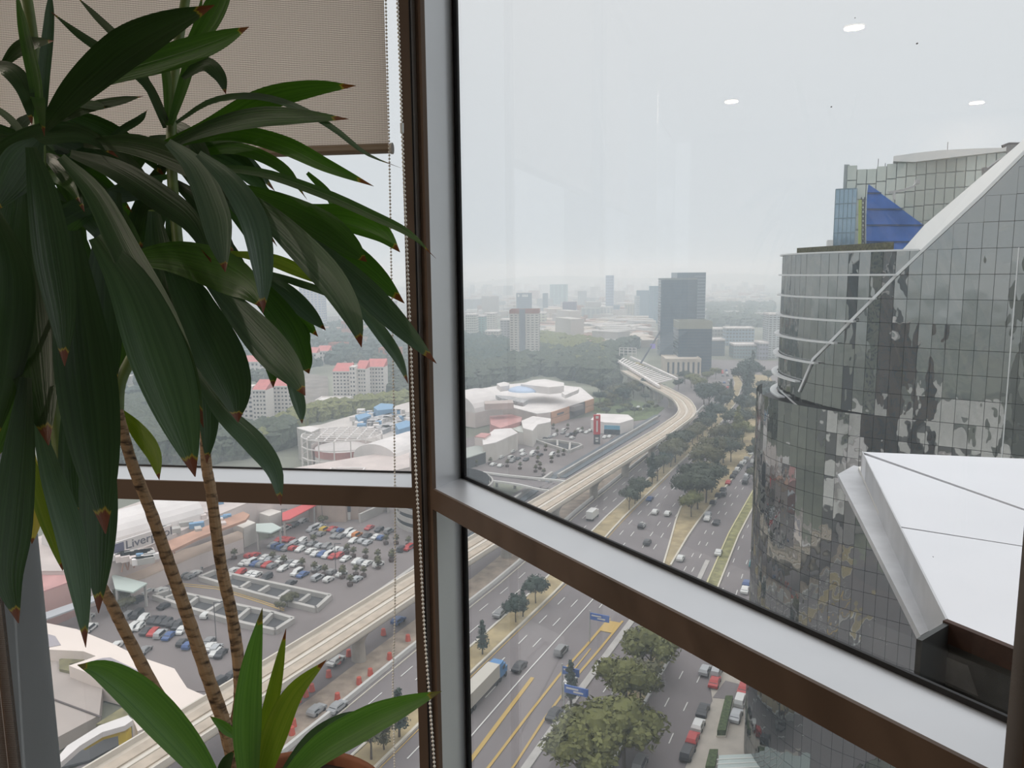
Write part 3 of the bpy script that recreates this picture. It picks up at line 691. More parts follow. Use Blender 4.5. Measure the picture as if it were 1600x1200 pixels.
# ------------------------------------------------------------------ viaduct
VZ = -69.5
VL = [P(x, y, VZ) for x, y in ((-455, 1558), (-155, 1378), (145, 1197), (446, 1016), (646, 894), (837, 781), (1020, 674), (1042, 659), (1054, 650.6), (1059, 643), (1058, 635.6), (1050, 624), (1030, 612), (1007, 600), (985, 588), (968, 579))]
def wid(i): return 9.3 if i < 6 else 8.6
def nrm2(i, pl):
    t = (pl[min(i + 1, len(pl) - 1)] - pl[max(i - 1, 0)]).normalized(); return Vector((t.y, -t.x, 0))
VL = bez(VL[:7], 24) + bez(VL[7:], 24)
def vo(d): return [p + nrm2(i, VL) * d for i, p in enumerate(VL)]
va = empty('viaduct', VL[6], label='long curved pale concrete rail viaduct on piers beside the avenue', cat='viaduct')
def vl(mb): mb.v = [tuple(Vector(v) - va.location) for v in mb.v]; return mb
def vstrip(name, d0, d1, z0, z1, m, **kw):
    b = MB(); A, B = vo(d0), vo(d1)
    for i in range(len(A) - 1): b.prism([tuple(q)[:2] for q in (A[i], B[i], B[i + 1], A[i + 1])], z0, z1)
    return vl(b).build(name, m, va, **kw)
vstrip('deck', 0, 9.3, VZ - .5, VZ - .15, CONC)
vstrip('parapet', 0, .35, VZ - .15, VZ + .75, mat('light_concrete', (.58, .53, .46), .8)); vstrip('parapet', 8.95, 9.3, VZ - .15, VZ + .75, mat('light_concrete', (0, 0, 0)))
vstrip('track_bed', 1.6, 3.6, VZ - .15, VZ + .1, mat('tan_track_bed', (.43, .36, .285), .85, noise_s=.4, noise_a=.15)); vstrip('track_bed', 5.4, 7.4, VZ - .15, VZ + .1, mat('tan_track_bed', (0, 0, 0)))
vstrip('walkway', 4.2, 4.9, VZ - .15, VZ + .05, mat('light_concrete', (0, 0, 0)))
vstrip('girder', 2.2, 7.1, VZ - 2.4, VZ - .5, CONC2)
A = vo(4.65); acc = 0; PIERM = mat('pier_concrete', (.42, .39, .35), .85, noise_s=.5, noise_a=.12)
pierbase = P(583, 1036, GZ); best = min(range(len(A)), key=lambda i: (A[i] - pierbase).xy.length)
cum = [0]
for i in range(len(A) - 1): cum.append(cum[-1] + (A[i + 1] - A[i]).length)
_p = min(((A[i].lerp(A[i + 1], f / 10) - pierbase).xy.length, cum[i] + (cum[i + 1] - cum[i]) * f / 10) for i in range(len(A) - 1) for f in range(10))[1]
s = _p % 33
while s < cum[-1]:
    i = max(k for k in range(len(cum)) if cum[k] <= s); i = min(i, len(A) - 2); p = A[i].lerp(A[i + 1], (s - cum[i]) / (cum[i + 1] - cum[i])); n = nrm2(i, A); t = Vector((-n.y, n.x, 0))
    rz = math.atan2(n.y, n.x); b = MB()
    def oval(z, ra, rb): return [tuple(Vector((p.x, p.y, z)) + n * (ra * math.cos(2 * PI * q / 12)) + t * (rb * math.sin(2 * PI * q / 12))) for q in range(12)]
    rings = [oval(GZ - .2, 1.7, 1.3), oval(VZ - 4.6, 1.5, 1.15), oval(VZ - 3.2, 2.0, 1.2), oval(VZ - 2.3, 2.7, 1.3)]
    b.v = [v for r_ in rings for v in r_]
    for r_ in range(3):
        for q in range(12): b.f.append((r_ * 12 + q, r_ * 12 + (q + 1) % 12, (r_ + 1) * 12 + (q + 1) % 12, (r_ + 1) * 12 + q)); b.m.append(0)
    b.f.append(tuple(range(36, 48))); b.m.append(0)
    vl(b).build('pier', PIERM, va, smooth=True); s += 33
# unfinished span end with scaffolding
us = empty('unfinished_span', P(985, 588, GZ), label='unfinished white viaduct span with scaffold frames beside the dark slab tower', cat='construction site')
def ul(mb): mb.v = [tuple(Vector(v) - us.location) for v in mb.v]; return mb
b = MB()
for k in range(18):
    a = P(966 + k * 3.2, 566 + k * 2.0, -68); c = P(975 + k * 4.4, 560 + k * 1.9, -68); b.hexa(a, c, 1.2, .8)
ul(b).build('cross_beam', WROOF, us, kind='stuff')
b = MB(); b.hexa(P(964, 563, -68), P(1030, 604, -68), 1.5, 1.5); b.hexa(P(985, 558, -68), P(1058, 592, -68), 1.5, 1.5); ul(b).build('edge_beam', WROOF, us)
b = MB()
for k in range(6): q = P(970 + k * 12, 566 + k * 7.5, -68); b.hexa(Vector((q.x, q.y, GZ)), q, 1.6, 1.6, up=Vector((0, 1, 0)))
ul(b).build('column', PIERM, us)
b = MB(); q0, q1 = P(968, 556, -68), P(994, 557, -68)
for k in range(5):
    v = q0.lerp(q1, k / 4); b.hexa(v, v + Vector((0, 0, 7)), .6, .6, up=Vector((0, 1, 0)))
for z in (2.5, 5, 7): b.hexa(q0 + Vector((0, 0, z)), q1 + Vector((0, 0, z)), .5, .5)
ul(b).build('scaffold', WROOF, us)
b = MB(); d_ = 560; b.hexa(PD(1001, 568, d_), PD(1032, 517, d_), 1.0, 1.0); o = empty('mobile_crane', P(1000, 572, GZ), label='mobile crane with a thin raised boom next to the unfinished span', cat='crane')
b.v = [tuple(Vector(v) - o.location) for v in b.v]; b.build('boom', mat('crane_grey', (.12, .13, .16), .6), o)
b = MB(); b.box((0, 0, 1.8), (9, 3, 2.6)); b.build('carrier', mat('crane_yellow', (.5, .4, .15), .6), o)
b = MB(); b.box(tuple(PD(1020, 541, d_) - o.location), (3.5, .8, 3.5)); b.build('banner', mat('violet_cloth', (.30, .25, .60), .7), o)
# ------------------------------------------------------------------ buildings
WIN = mat('window_dark', (.055, .065, .08), .3); WINB = mat('window_blue', (.12, .19, .26), .25)
CR = mat('cream_wall', (.58, .545, .50), .8, noise_s=.1, noise_a=.08)
def bld(name, label, p1, p2, depth, h, wall=CR, roof=None, nx=0, nz=0, ww=.6, wh=.5, wm=WIN, parap=.8, z0=GZ, side=0, cat='building', kids=None, stripes=0, bx=0.0):
    p1 = Vector((*tuple(p1)[:2], 0)); p2 = Vector((*tuple(p2)[:2], 0)); u = (p2 - p1).normalized(); n = Vector((u.y, -u.x, 0))
    if n.dot(p1 - EYE) > 0: n = -n
    o = empty(name, (p1.x, p1.y, z0), label=label, cat=cat)
    q1, q2 = p2 - n * depth, p1 - n * depth
    L = lambda v: tuple(Vector(v) - Vector((p1.x, p1.y, 0)))[:2]
    b = MB(); b.prism([L(v) for v in (p1, p2, q1, q2)], 0, h); b.build('wall', wall, o)
    b = MB(); e = .25
    for a, c in ((p1, p2), (p2, q1), (q1, q2), (q2, p1)):
        b.hexa(Vector((*L(a), h)), Vector((*L(c), h)), .5, parap * 2)
    b.prism([L(v) for v in (p1.lerp(q1, .01), p2.lerp(q2, .01), q1.lerp(p1, .01), q2.lerp(p2, .01))], h - .05, h + .1); b.build('roof', roof or WROOF, o)
    def grid(a, c, nn, nx, nz):
        for i in range(nx):
            for j in range(nz):
                s = (i + .5) / nx; w = (c - a).length / nx * ww; hh = h / nz; v = a.lerp(c, s) + nn * .06; v = Vector((*L(v), hh * (j + .5)))
                b.hexa(v - (c - a).normalized() * w / 2, v + (c - a).normalized() * w / 2, .16, hh * wh)
    if nx:
        b = MB(); grid(p1, p2, n, nx, nz)
        if side:
            if (p1 - q2).cross(Vector((0, 0, 1))).dot(EYE - p1) > 0 or True:
                grid(p2, q1, u, side, nz); grid(q2, p1, -u, side, nz)
        b.build('window', wm, o, kind='stuff')
    return o
def pxb(name, label, x0, x1, yt, yb, depth, **kw):
    p1, p2 = P(x0, yb), P(x1, yb); h = ztop((p1 + p2) / 2, yt) - GZ; return bld(name, label, p1, p2, depth, h, **kw)
def col(name, r, g, b_, rough=.8): return mat(name, srgb(r, g, b_), rough)
# --- seen over the corner post: right-hand view
o = pxb('slab_tower', 'big dark grey slab tower with a taller rear wing beside the curving viaduct', 1031, 1087, 436, 556, 26, wall=mat('smoked_glass', (.035, .055, .08), .3), nx=14, nz=26, ww=.96, wh=.45, wm=mat('smoked_glass_b', (.05, .08, .115), .2), side=6, roof=col('tower_cap', 120, 126, 124))
pr1, pr2 = P(1056, 548), P(1100, 548)
h2 = ztop(pr1, 426) - GZ
b = MB(); b.prism([tuple(v - o.location)[:2] for v in (pr1, pr2, pr2 + Vector((6, 30, 0)), pr1 + Vector((0, 30, 0)))], 0, h2); b.build('rear_wing', mat('smoked_glass_c', (.08, .12, .155), .3), o)
b = MB(); zz_ = ztop(pr2, 436) - GZ
for k in range(24): b.hexa(pr1.lerp(pr2, .6) - o.location + Vector((0, -.3, h2 - 4 - k * 3.2)), pr2 - o.location + Vector((0, -.3, h2 - 4 - k * 3.2)), .3, .7)
b.build('floor_band', mat('band_pale', (.30, .34, .36), .6), o, kind='stuff')
pxb('round_annex', 'lower dark octagonal block with a pale top ring in front of the slab tower', 1059, 1111, 508, 583, 30, wall=mat('smoked_glass', (0, 0, 0)), nx=9, nz=16, ww=.9, wh=.5, wm=mat('smoked_glass_d', (.045, .075, .11), .2), side=4, roof=col('sand_ring', 140, 140, 128), parap=3)
pxb('annex_base', 'pale podium with tall openings under the octagonal dark block', 1040, 1095, 562, 588, 30, wall=CONC, nx=7, nz=1, ww=.4, wh=.7, roof=CONC)
o = pxb('apartment_tower', 'tall cream apartment tower with a grey central stripe and ribbed balconies', 797, 842, 487, 570, 26, nx=7, nz=22, ww=.55, wh=.35, wm=mat('window_mid', (.13, .13, .13), .4), side=5, roof=col('brick_trim', 150, 110, 100), parap=1.6)
q1, q2 = P(812, 570), P(821, 570); hh = ztop(q1, 483) - GZ
b = MB(); b.prism([tuple(v - o.location)[:2] for v in (q1 + Vector((0, -1.2, 0)), q2 + Vector((0, -1.2, 0)), q2 + Vector((0, 2, 0)), q1 + Vector((0, 2, 0)))], 0, hh); b.build('stair_core', col('slate_stripe', 125, 130, 138), o)
o = pxb('dark_block', 'dark glass block with pale lettering marks above the cream apartment tower', 807, 829, 457, 500, 20, wall=col('blue_slate', 62, 78, 98), nx=5, nz=12, ww=.85, wh=.5, wm=col('blue_slate2', 88, 105, 122))
q1, q2 = P(808, 500), P(828, 500); hh = ztop(q1, 462) - GZ; b = MB()
for k in (.12, .45, .57, .68, .80): v = q1.lerp(q2, k) - o.location + Vector((0, -1.2, hh)); b.box(tuple(v), (2.0 if k > .4 else 3, .3, 4.2))
b.build('lettering_mark', WHITE, o, kind='stuff')
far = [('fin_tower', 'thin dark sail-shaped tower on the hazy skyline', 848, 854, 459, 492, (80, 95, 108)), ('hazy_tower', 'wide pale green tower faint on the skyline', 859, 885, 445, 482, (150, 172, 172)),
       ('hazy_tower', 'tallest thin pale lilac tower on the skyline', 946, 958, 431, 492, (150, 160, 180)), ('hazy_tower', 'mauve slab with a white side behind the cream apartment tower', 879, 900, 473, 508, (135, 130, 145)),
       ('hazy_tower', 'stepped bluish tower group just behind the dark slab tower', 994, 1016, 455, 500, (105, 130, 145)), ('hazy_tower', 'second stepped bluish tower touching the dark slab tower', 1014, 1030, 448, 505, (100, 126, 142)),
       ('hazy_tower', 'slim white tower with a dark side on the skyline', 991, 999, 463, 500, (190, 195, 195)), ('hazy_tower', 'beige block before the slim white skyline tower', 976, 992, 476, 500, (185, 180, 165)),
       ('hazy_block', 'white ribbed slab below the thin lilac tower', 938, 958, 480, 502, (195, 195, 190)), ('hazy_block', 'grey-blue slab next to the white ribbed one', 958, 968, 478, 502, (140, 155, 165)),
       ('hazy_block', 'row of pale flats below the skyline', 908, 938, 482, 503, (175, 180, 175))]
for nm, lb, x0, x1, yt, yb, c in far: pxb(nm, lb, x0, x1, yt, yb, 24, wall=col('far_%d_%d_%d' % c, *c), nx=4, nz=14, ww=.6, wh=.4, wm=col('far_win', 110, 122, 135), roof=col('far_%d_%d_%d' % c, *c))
mid = [('white_flats', 'white and teal flats at the window edge by the corner post', 728, 744, 492, 538, (195, 195, 185), 5, 12), ('teal_flats', 'teal-glazed block between two white flats', 743, 757, 494, 530, (130, 160, 155), 3, 10),
       ('white_flats', 'white ribbed flats with a teal flank', 757, 774, 490, 520, (200, 195, 185), 4, 10), ('low_flats', 'stepped white flats under the teal ones', 758, 780, 518, 542, (190, 182, 172), 5, 6), ('low_flats', 'greyish flats next to the cream tower', 782, 797, 500, 536, (165, 160, 160), 3, 9),
       ('side_block', 'cream side block behind the cream tower', 840, 852, 489, 512, (190, 190, 170), 2, 5),
       ('white_tower', 'white ribbed tower tucked against the mirrored tower', 1199, 1224, 491, 560, (185, 188, 188), 4, 20), ('office_block', 'pale blue office row behind the slab tower', 1134, 1178, 513, 540, (150, 165, 178), 9, 5), ('office_block', 'dark low office with a white roof by the slab tower', 1111, 1132, 531, 556, (85, 98, 108), 5, 5),
       ('office_block', 'low pale block with a white roof behind the octagonal annex', 1111, 1130, 514, 532, (150, 150, 145), 4, 3), ('office_block', 'glazed low offices with striped floors near the far junction', 1146, 1186, 539, 560, (130, 145, 148), 9, 4), ('office_block', 'pale mauve block beside the striped offices', 1186, 1200, 536, 562, (150, 150, 160), 3, 4)]
for nm, lb, x0, x1, yt, yb, c, nx, nz in mid: pxb(nm, lb, x0, x1, yt, yb, 22, wall=col('mid_%d_%d_%d' % c, *c), nx=nx, nz=nz, ww=.62, wh=.42, wm=mat('window_mid', (0, 0, 0)), side=3)
# --- mall seen in the right-hand view
def R5(x, y): return (720 + x / 5.333, 575 + y / 5.333)
def L1(x, y): return (340 + x / 5, 780 + y / 5)
def L2(x, y): return (60 + x / 5, 780 + y / 5)
def B4(x, y): return (x / 4, 900 + y / 4)
def A4(x, y): return (400 + x / 4, 600 + y / 4)
def ppoly(tr, pts, z): return [P(*tr(*q), z) for q in pts]
def roofpoly(name, label, tr, pts, h, wall=CR, roof=None, zb=GZ, cat='building', parent=None, world=None):
    poly = world or ppoly(tr, pts, GZ + h); c = poly[0]
    o = parent or empty(name, (c.x, c.y, GZ), label=label, cat=cat)
    if cat in ('canopy', 'awning', 'roof') and 'terrace' not in label and 'annex' not in label:
        for v in poly[::2]: b = MB(); q = v.lerp(sum(poly, Vector((0, 0, 0))) / len(poly), .12) - o.location; b.box((q.x, q.y, (h - .35) / 2), (.5, .5, h - .35)); b.build('post', CONC2, o)
    else: b = MB(); b.prism([tuple(v - o.location)[:2] for v in poly], zb - GZ, h - .35); b.build('wall', wall, o)
    b = MB(); b.prism([tuple(v - o.location)[:2] for v in poly], h - .35, h); b.build('roof', roof or WROOF, o)
    return o
def onto(o, tr, pts, z, th, name, m, **kw):            # a low slab standing on roof o
    b = MB(); b.prism([tuple(P(*tr(*q), GZ + z) - o.location)[:2] for q in pts], z - th, z); return b.build(name, m, o, **kw)
CY = col('cyan_roof', 115, 150, 180)
ORG = mat('orange_cladding', (.50, .27, .16), .8, noise_s=.3, noise_a=.12)
PINK = mat('pink_roof', (.48, .25, .235), .85, noise_s=.2, noise_a=.15)
PALEP = mat('pale_pink_wall', (.60, .52, .49), .85, noise_s=.15, noise_a=.08)
g1, g2 = P(*R5(748, 476)), P(*R5(1102, 352)); hf = ztop(g1, R5(0, 368)[1]) - GZ
mall = roofpoly('shopping_mall', 'large white-roofed mall with orange cladding and a shallow blue dome', R5, None, hf, wall=PALEP, world=[P(*R5(*q), GZ + hf) for q in ((-120, 300), (60, 205), (200, 165), (400, 135), (620, 115), (900, 150), (1000, 160))] + [g2 + (g2 - g1) * .02 + Vector((0, 0, hf)), g1 + Vector((0, 0, hf))] + [P(*R5(*q), GZ + hf) for q in ((632, 380), (420, 325), (200, 290), (60, 300))])
onto(mall, R5, [(600, 100), (700, 92), (860, 122), (860, 148), (740, 160), (500, 135)], 17, 4, 'roof_block', WROOF)
onto(mall, R5, [(840, 205), (955, 155), (985, 165), (980, 180), (870, 225)], 15, 2, 'roof_block', WROOF)
onto(mall, R5, [(300, 130), (360, 115), (405, 125), (400, 145), (330, 155)], 16, 3, 'roof_block', WROOF)
onto(mall, R5, [(195, 275), (430, 265), (440, 290), (200, 300)], 16, 3, 'roof_block', mat('beige_box', (.45, .38, .35), .85))
onto(mall, R5, [(290, 225), (420, 235), (560, 265), (520, 290), (330, 250)], 15, 2, 'roof_plant', mat('roof_plant_grey', (.35, .34, .34), .8, noise_s=.6, noise_a=.5))
c = P(*R5(532, 192), GZ + 13) - mall.location; prof = [(9.5 * math.cos(a), .3 + 2.6 * math.sin(a)) for a in np.linspace(0, PI / 2, 7)]; prof[-1] = (.01, prof[-1][1])
b = MB(); b.lathe(prof, tuple(c), 20); b.build('dome', mat('blue_dome', (.40, .50, .66), .3), mall, smooth=True)
# orange front with a dark glazed recess
def front(o, a, c, f0, f1, z0, z1, m, name, outw=.6):
    u = (c - a); n = Vector((u.y, -u.x, 0)).normalized(); n = -n if n.dot(EYE - a) < 0 else n
    b = MB(); b.hexa(a + u * f0 + n * outw / 2 - o.location + Vector((0, 0, (z0 + z1) / 2)), a + u * f1 + n * outw / 2 - o.location + Vector((0, 0, (z0 + z1) / 2)), outw, z1 - z0); return b.build(name, m, o)
print('hf', hf)
for f0, f1 in ((0, .40), (.78, 1)):
    front(mall, g1, g2, f0, f1, hf * .52, hf, ORG, 'cladding_panel'); front(mall, g1, g2, f0, f1, 0, hf * .48, ORG, 'cladding_panel')
front(mall, g1, g2, 0, 1, 0, hf * .98, mat('recess_shade', (.10, .085, .08), .8), 'glazed_recess', .3)
front(mall, g1, g2, .40, .62, hf * .62, hf * .98, mat('taupe_block', (.20, .17, .165), .8), 'entrance_block', 3.5)
front(mall, g1, g2, .12, .26, hf * .62, hf * .76, mat('dark_sign', (.07, .06, .07), .6), 'facade_sign', .9)
o = roofpoly('mall_annex', 'cream stepped annex running toward the car park', R5, [(505, 440), (600, 400), (750, 420), (748, 448), (640, 470), (600, 520), (520, 500)], 8)
roofpoly('mall_annex', 'pale annex with a dark doorway beside the planters', R5, [(180, 590), (280, 510), (420, 500), (475, 540), (290, 620), (185, 640)], 8)
roofpoly('red_canopy', 'red roofed terrace canopy of the mall', R5, [(240, 400), (420, 385), (510, 410), (500, 445), (330, 500), (250, 470)], 8, roof=PINK, wall=PINK, cat='canopy')
roofpoly('red_canopy', 'small pinkish red roof at the edge of the annex', R5, [(115, 570), (170, 540), (250, 545), (200, 580)], 9, roof=PINK, wall=PALEP, cat='canopy')
roofpoly('grey_kiosk', 'low grey stepped roof beside the corner post', R5, [(-60, 690), (150, 640), (235, 670), (200, 700), (60, 745), (-60, 760)], 5, roof=mat('sage_roof', (.36, .38, .35), .8), wall=DARKC)
roofpoly('mall_walkway', 'long pale covered walkway between annexes', R5, [(420, 500), (500, 440), (620, 450), (640, 500), (600, 545), (480, 530)], 6, roof=mat('pale_sage', (.48, .50, .46), .8))
def barrel(name, label, p, q, r, m, h=None, parent=None, z=GZ + 8):
    p = Vector((p.x, p.y, z)); q = Vector((q.x, q.y, z)); u = (q - p).normalized(); n = Vector((u.y, -u.x, 0)); o = parent or empty(name, (p.x, p.y, GZ), label=label, cat='building')
    b = MB(); k = 12; i0 = 0
    for v in (p, q):
        for j in range(k + 1): a = PI * j / k; b.v.append(tuple(v + n * (r * math.cos(a)) + Vector((0, 0, (h or r) * math.sin(a))) - o.location))
    for j in range(k): b.f.append((j, j + 1, j + 2 + k, j + 1 + k)); b.m.append(0)
    b.f.append(tuple(range(k, -1, -1))); b.m.append(0); b.f.append(tuple(range(k + 1, 2 * k + 2))); b.m.append(0)
    b.build('vault', m, o)
    if not parent:
        b = MB(); b.prism([tuple(v - o.location)[:2] for v in (p + n * r, q + n * r, q - n * r, p - n * r)], 0, z - GZ); b.build('wall', PALEP, o)
    return o
barrel('vaulted_hall', 'white vaulted hall at the edge of the right-hand pane', P(*R5(-60, 470)), P(*R5(170, 420)), 16, WROOF, 9)
o = roofpoly('store', 'low blue and white store behind the red sign tower', R5, [(1082, 430), (1135, 378), (1395, 388), (1440, 425), (1325, 458), (1195, 452)], 6, wall=WROOF)
b = MB(); q = P(*R5(1195, 452), GZ + 6) - o.location; q2 = P(*R5(1325, 458), GZ + 6) - o.location; q.z = q2.z = 0; b.hexa(q + Vector((0, -.4, 3.6)), q2 + Vector((0, -.4, 3.6)), .4, 2); b.build('blue_band', col('cyan_band', 100, 160, 185), o); b = MB()
for k in range(5): v = q.lerp(q2, k / 5 + .1); b.hexa(v + Vector((-.9, -.3, 1.3)), v + Vector((.9, -.3, 1.3)), .4, 2.2)
b.build('shop_window', WIN, o)
# red totem
tp = P(932.5, 694); hh = ztop(tp, 648) - GZ
o = empty('sign_tower', tp, label='tall red sign tower with white lettering on a dark base in the car park', cat='sign')
b = MB(); b.box((0, 0, hh * .17), (2.9, 1.2, hh * .34)); b.build('base', mat('charcoal', (.08, .08, .085), .6), o)
b = MB(); b.box((0, 0, hh * .67), (3.1, 1.3, hh * .66)); b.build('red_panel', mat('sign_red', (.52, .03, .035), .5), o)
b = MB(); b.box((0, -.7, hh * .62), (.7, .15, hh * .38)); b.box((0, -.7, hh * .92), (1.3, .15, 1.2)); b.box((0, -.65, hh * .21), (1.5, .15, .8)); b.box((0, -.65, hh * .12), (1.3, .15, .8)); b.build('white_marks', WHITE, o)
# far-lot and mall car park ground
flat('car_park', ppoly(R5, [(-200, 640), (600, 460), (900, 430), (1120, 400), (1320, 540), (1180, 650), (800, 900), (430, 910), (60, 845), (-200, 860)], GZ + .06), GZ + .06, LOTM, kind='structure', label='grey car park in front of the orange clad mall', cat='car park')
flat('car_park', ppoly(L1, [(-1400, 560), (-500, 700), (-330, 420), (160, 380), (500, 270), (740, 110), (760, 20), (1100, -30), (1560, 40), (1640, 470), (1000, 900), (500, 1190), (200, 1500), (-600, 1500), (-1200, 1300)], GZ + .05), GZ + .05, LOTM, kind='structure', label='big brown-grey car park full of cars below the plant', cat='car park')
flat('planted_lot', ppoly(R5, [(1100, 250), (1300, 240), (1700, 330), (1600, 420), (1440, 440), (1100, 370)], GZ + .05), GZ + .05, GRASS, kind='structure', label='green patchy lot beyond the blue and white store', cat='ground')
# dark rail trenches
tr = MB()
def lstrip(mb, pa, pb, w, z0, z1, m=None):
    a, c = P(*pa, GZ), P(*pb, GZ); n = (c - a).normalized(); n = Vector((n.y, -n.x, 0)) * w / 2; mb.prism([tuple(v)[:2] for v in (a - n, a + n, c + n, c - n)], z0, z1, m)
SL = mat('slate_trench', (.10, .115, .13), .8)
lstrip(tr, R5(770, 905), R5(1640, 395), 3.4, GZ - .1, GZ + .3, SL); lstrip(tr, R5(850, 915), R5(1640, 440), 2.6, GZ - .1, GZ + .3, SL); lstrip(tr, R5(810, 912), R5(1640, 418), .8, GZ, GZ + 1.4, CONC2)
lstrip(tr, (440, 1038), R5(760, 893), 1.0, GZ, GZ + 1.5, CONC2); lstrip(tr, (452, 1040), R5(790, 905), 2.5, GZ - .1, GZ + .3, SL)
tr.build('trench', None, kind='structure', label='dark service trench with pale rims between car park and viaduct', cat='trench')
rp_ = MB()
def ramp(pts, w, z, m):
    c = bez([P(*q, GZ + z) for q in pts], 16)
    for i in range(16):
        t = (c[i + 1] - c[i]).normalized(); n = Vector((t.y, -t.x, 0)) * w / 2; rp_.prism([tuple(v)[:2] for v in (c[i] - n, c[i] + n, c[i + 1] + n, c[i + 1] - n)], GZ + z - .7, GZ + z, m)
ramp([R5(-300, 855), R5(60, 880), R5(420, 925), R5(700, 975), R5(860, 990)], 7.5, 5, ASPH); ramp([R5(-300, 825), R5(60, 850), R5(420, 893), R5(760, 925), R5(880, 940)], .7, 6.0, WHITE); ramp([R5(-300, 895), R5(60, 915), R5(420, 955), R5(660, 1005), R5(800, 1020)], .7, 6.0, WHITE)
for k in range(4): q = P(*R5(300 + k * 150, 985 + k * 14), GZ); rp_.box((q.x, q.y, GZ + 2.3), (1.0, 1.0, 4.6), CONC2)
rp_.build('access_ramp', None, label='curved access ramp with white rims crossing to the viaduct', cat='ramp')
# --- low-walled openings of the underground level in the car park
def wallline(mb, pts, w, h, m=None, closed=True):
    for a, c in zip(pts, pts[1:] + ([pts[0]] if closed else [])): mb.hexa(Vector((a.x, a.y, GZ + h / 2)), Vector((c.x, c.y, GZ + h / 2)), w, h, m)
def pit(label, tr, outer, inner, bars, h=1.3):
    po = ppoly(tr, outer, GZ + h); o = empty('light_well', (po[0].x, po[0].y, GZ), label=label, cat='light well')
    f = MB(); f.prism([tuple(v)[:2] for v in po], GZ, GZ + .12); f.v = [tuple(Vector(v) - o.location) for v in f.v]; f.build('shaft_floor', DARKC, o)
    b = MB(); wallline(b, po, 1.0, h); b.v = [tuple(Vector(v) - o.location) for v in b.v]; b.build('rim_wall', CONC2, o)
    for x0, y0, x1, y1 in bars:
        b = MB(); wallline(b, ppoly(tr, [(x0, y0), (x1, y1)], GZ + h), .9, h, closed=False); b.v = [tuple(Vector(v) - o.location) for v in b.v]; b.build('cross_beam', CONC2, o)
    return o
pit('long light well with cross beams in the middle of the big car park', L1, [(-140, 600), (-20, 552), (880, 745), (770, 845), (300, 730)], None, [(110, 585, 20, 640), (250, 640, 170, 690), (400, 670, 320, 718), (560, 705, 480, 760), (718, 738, 640, 795)])
pit('lower light well with cross beams nearer the white plaza', L1, [(-500, 745), (-375, 705), (-80, 770), (200, 830), (440, 880), (590, 925), (450, 1015), (200, 960), (-200, 850)], None, [(-300, 725, -420, 770), (-150, 755, -250, 830), (40, 795, -80, 870), (250, 845, 150, 930), (430, 880, 340, 970)])
o = pit('dark curved light well beside the annex of the mall', R5, [(615, 590), (800, 598), (985, 625), (1010, 640), (900, 685), (760, 640)], None, [(805, 600, 805, 645), (910, 620, 905, 680)])
lb = MB(); 
for pts in ([(-500, 640), (0, 690), (350, 800), (520, 860)], [(-500, 655), (0, 705), (350, 815), (520, 875)]):
    q = [P(*L1(*p)) for p in pts]
    for a, c in zip(q[:-1], q[1:]): lb.hexa(a + Vector((0, 0, .1)), c + Vector((0, 0, .1)), .3, .06)
lb.build('lane_paint', YEL, kind='structure', label='double yellow line of the lane between the light wells', cat='lane marking')
# --- store with the big roof sign, left-hand lower pane
TAN = mat('tan_roof', (.52, .41, .33), .85, noise_s=.15, noise_a=.12); SAGE = mat('mint_canopy', (.44, .50, .46), .6)
st_ = roofpoly('department_store', 'long department store with a white vault and large roof lettering', L2, [(-200, 560), (-200, 360), (300, 190), (1100, -90), (2900, -400), (2900, -250), (1700, 0), (1240, 190), (830, 380), (560, 480), (330, 560)], 10, wall=PALEP, roof=mat('blush_roof', (.52, .45, .42), .85, noise_s=.15, noise_a=.12))
barrel('', '', P(*L2(150, 400), GZ + 10), P(*L2(1170, 110), GZ + 10), 8.5, WROOF, 6, parent=st_, z=GZ + 10)
sp1, sp2 = P(*L2(585, 445), GZ + 10.5), P(*L2(1045, 292), GZ + 10.5); su = (sp2 - sp1).normalized(); sn = Vector((su.y, -su.x, 0)); sn = -sn if sn.dot(EYE - sp1) < 0 else sn
sh = ztop(sp1, L2(0, 345)[1]) - sp1.z; SLn = (sp2 - sp1).length
b = MB(); b.hexa(sp1 - st_.location + Vector((0, 0, sh / 2)), sp2 - st_.location + Vector((0, 0, sh / 2)), .5, sh); b.build('sign_board', mat('sign_cream', (.60, .56, .54), .7), st_)
b = MB(); b.hexa(sp1 + su * SLn * .01 + sn * .3 - st_.location + Vector((0, 0, sh * .48)), sp1 + su * SLn * .165 + sn * .3 - st_.location + Vector((0, 0, sh * .48)), .3, sh * .8); b.build('logo_square', mat('indigo_square', (.09, .085, .15), .6), st_)
tx = bpy.data.curves.new('sign_lettering', 'FONT'); tx.body = 'Liverpool'; tx.size = sh * .92; tx.extrude = .08; tx.align_x = 'LEFT'; tx.materials.append(mat('letter_grey', (.10, .095, .12), .6))
to = bpy.data.objects.new('sign_lettering', tx); COL.objects.link(to); to.parent = st_
bpy.context.view_layer.update(); wd = max(to.dimensions.x, .1); tsc = SLn * .78 / wd
rmx = Matrix((su * tsc, Vector((0, 0, 1)), sn)).transposed().to_4x4(); rmx.translation = sp1 + su * SLn * .19 + sn * .32 + Vector((0, 0, sh * .25)) - st_.location; to.matrix_local = rmx
tme = bpy.data.meshes.new_from_object(to.evaluated_get(bpy.context.evaluated_depsgraph_get())); bpy.data.objects.remove(to); to = link('sign_lettering', tme, st_, label='dark grey lettering'); to.matrix_local = rmx
onto(st_, L2, [(950, 350), (1600, 95), (1650, 120), (1620, 160), (1250, 300), (1000, 420)], 10.6, .7, 'brick_strip', mat('rust_roof', (.42, .24, .17), .85, noise_s=.2, noise_a=.2))
b = MB()
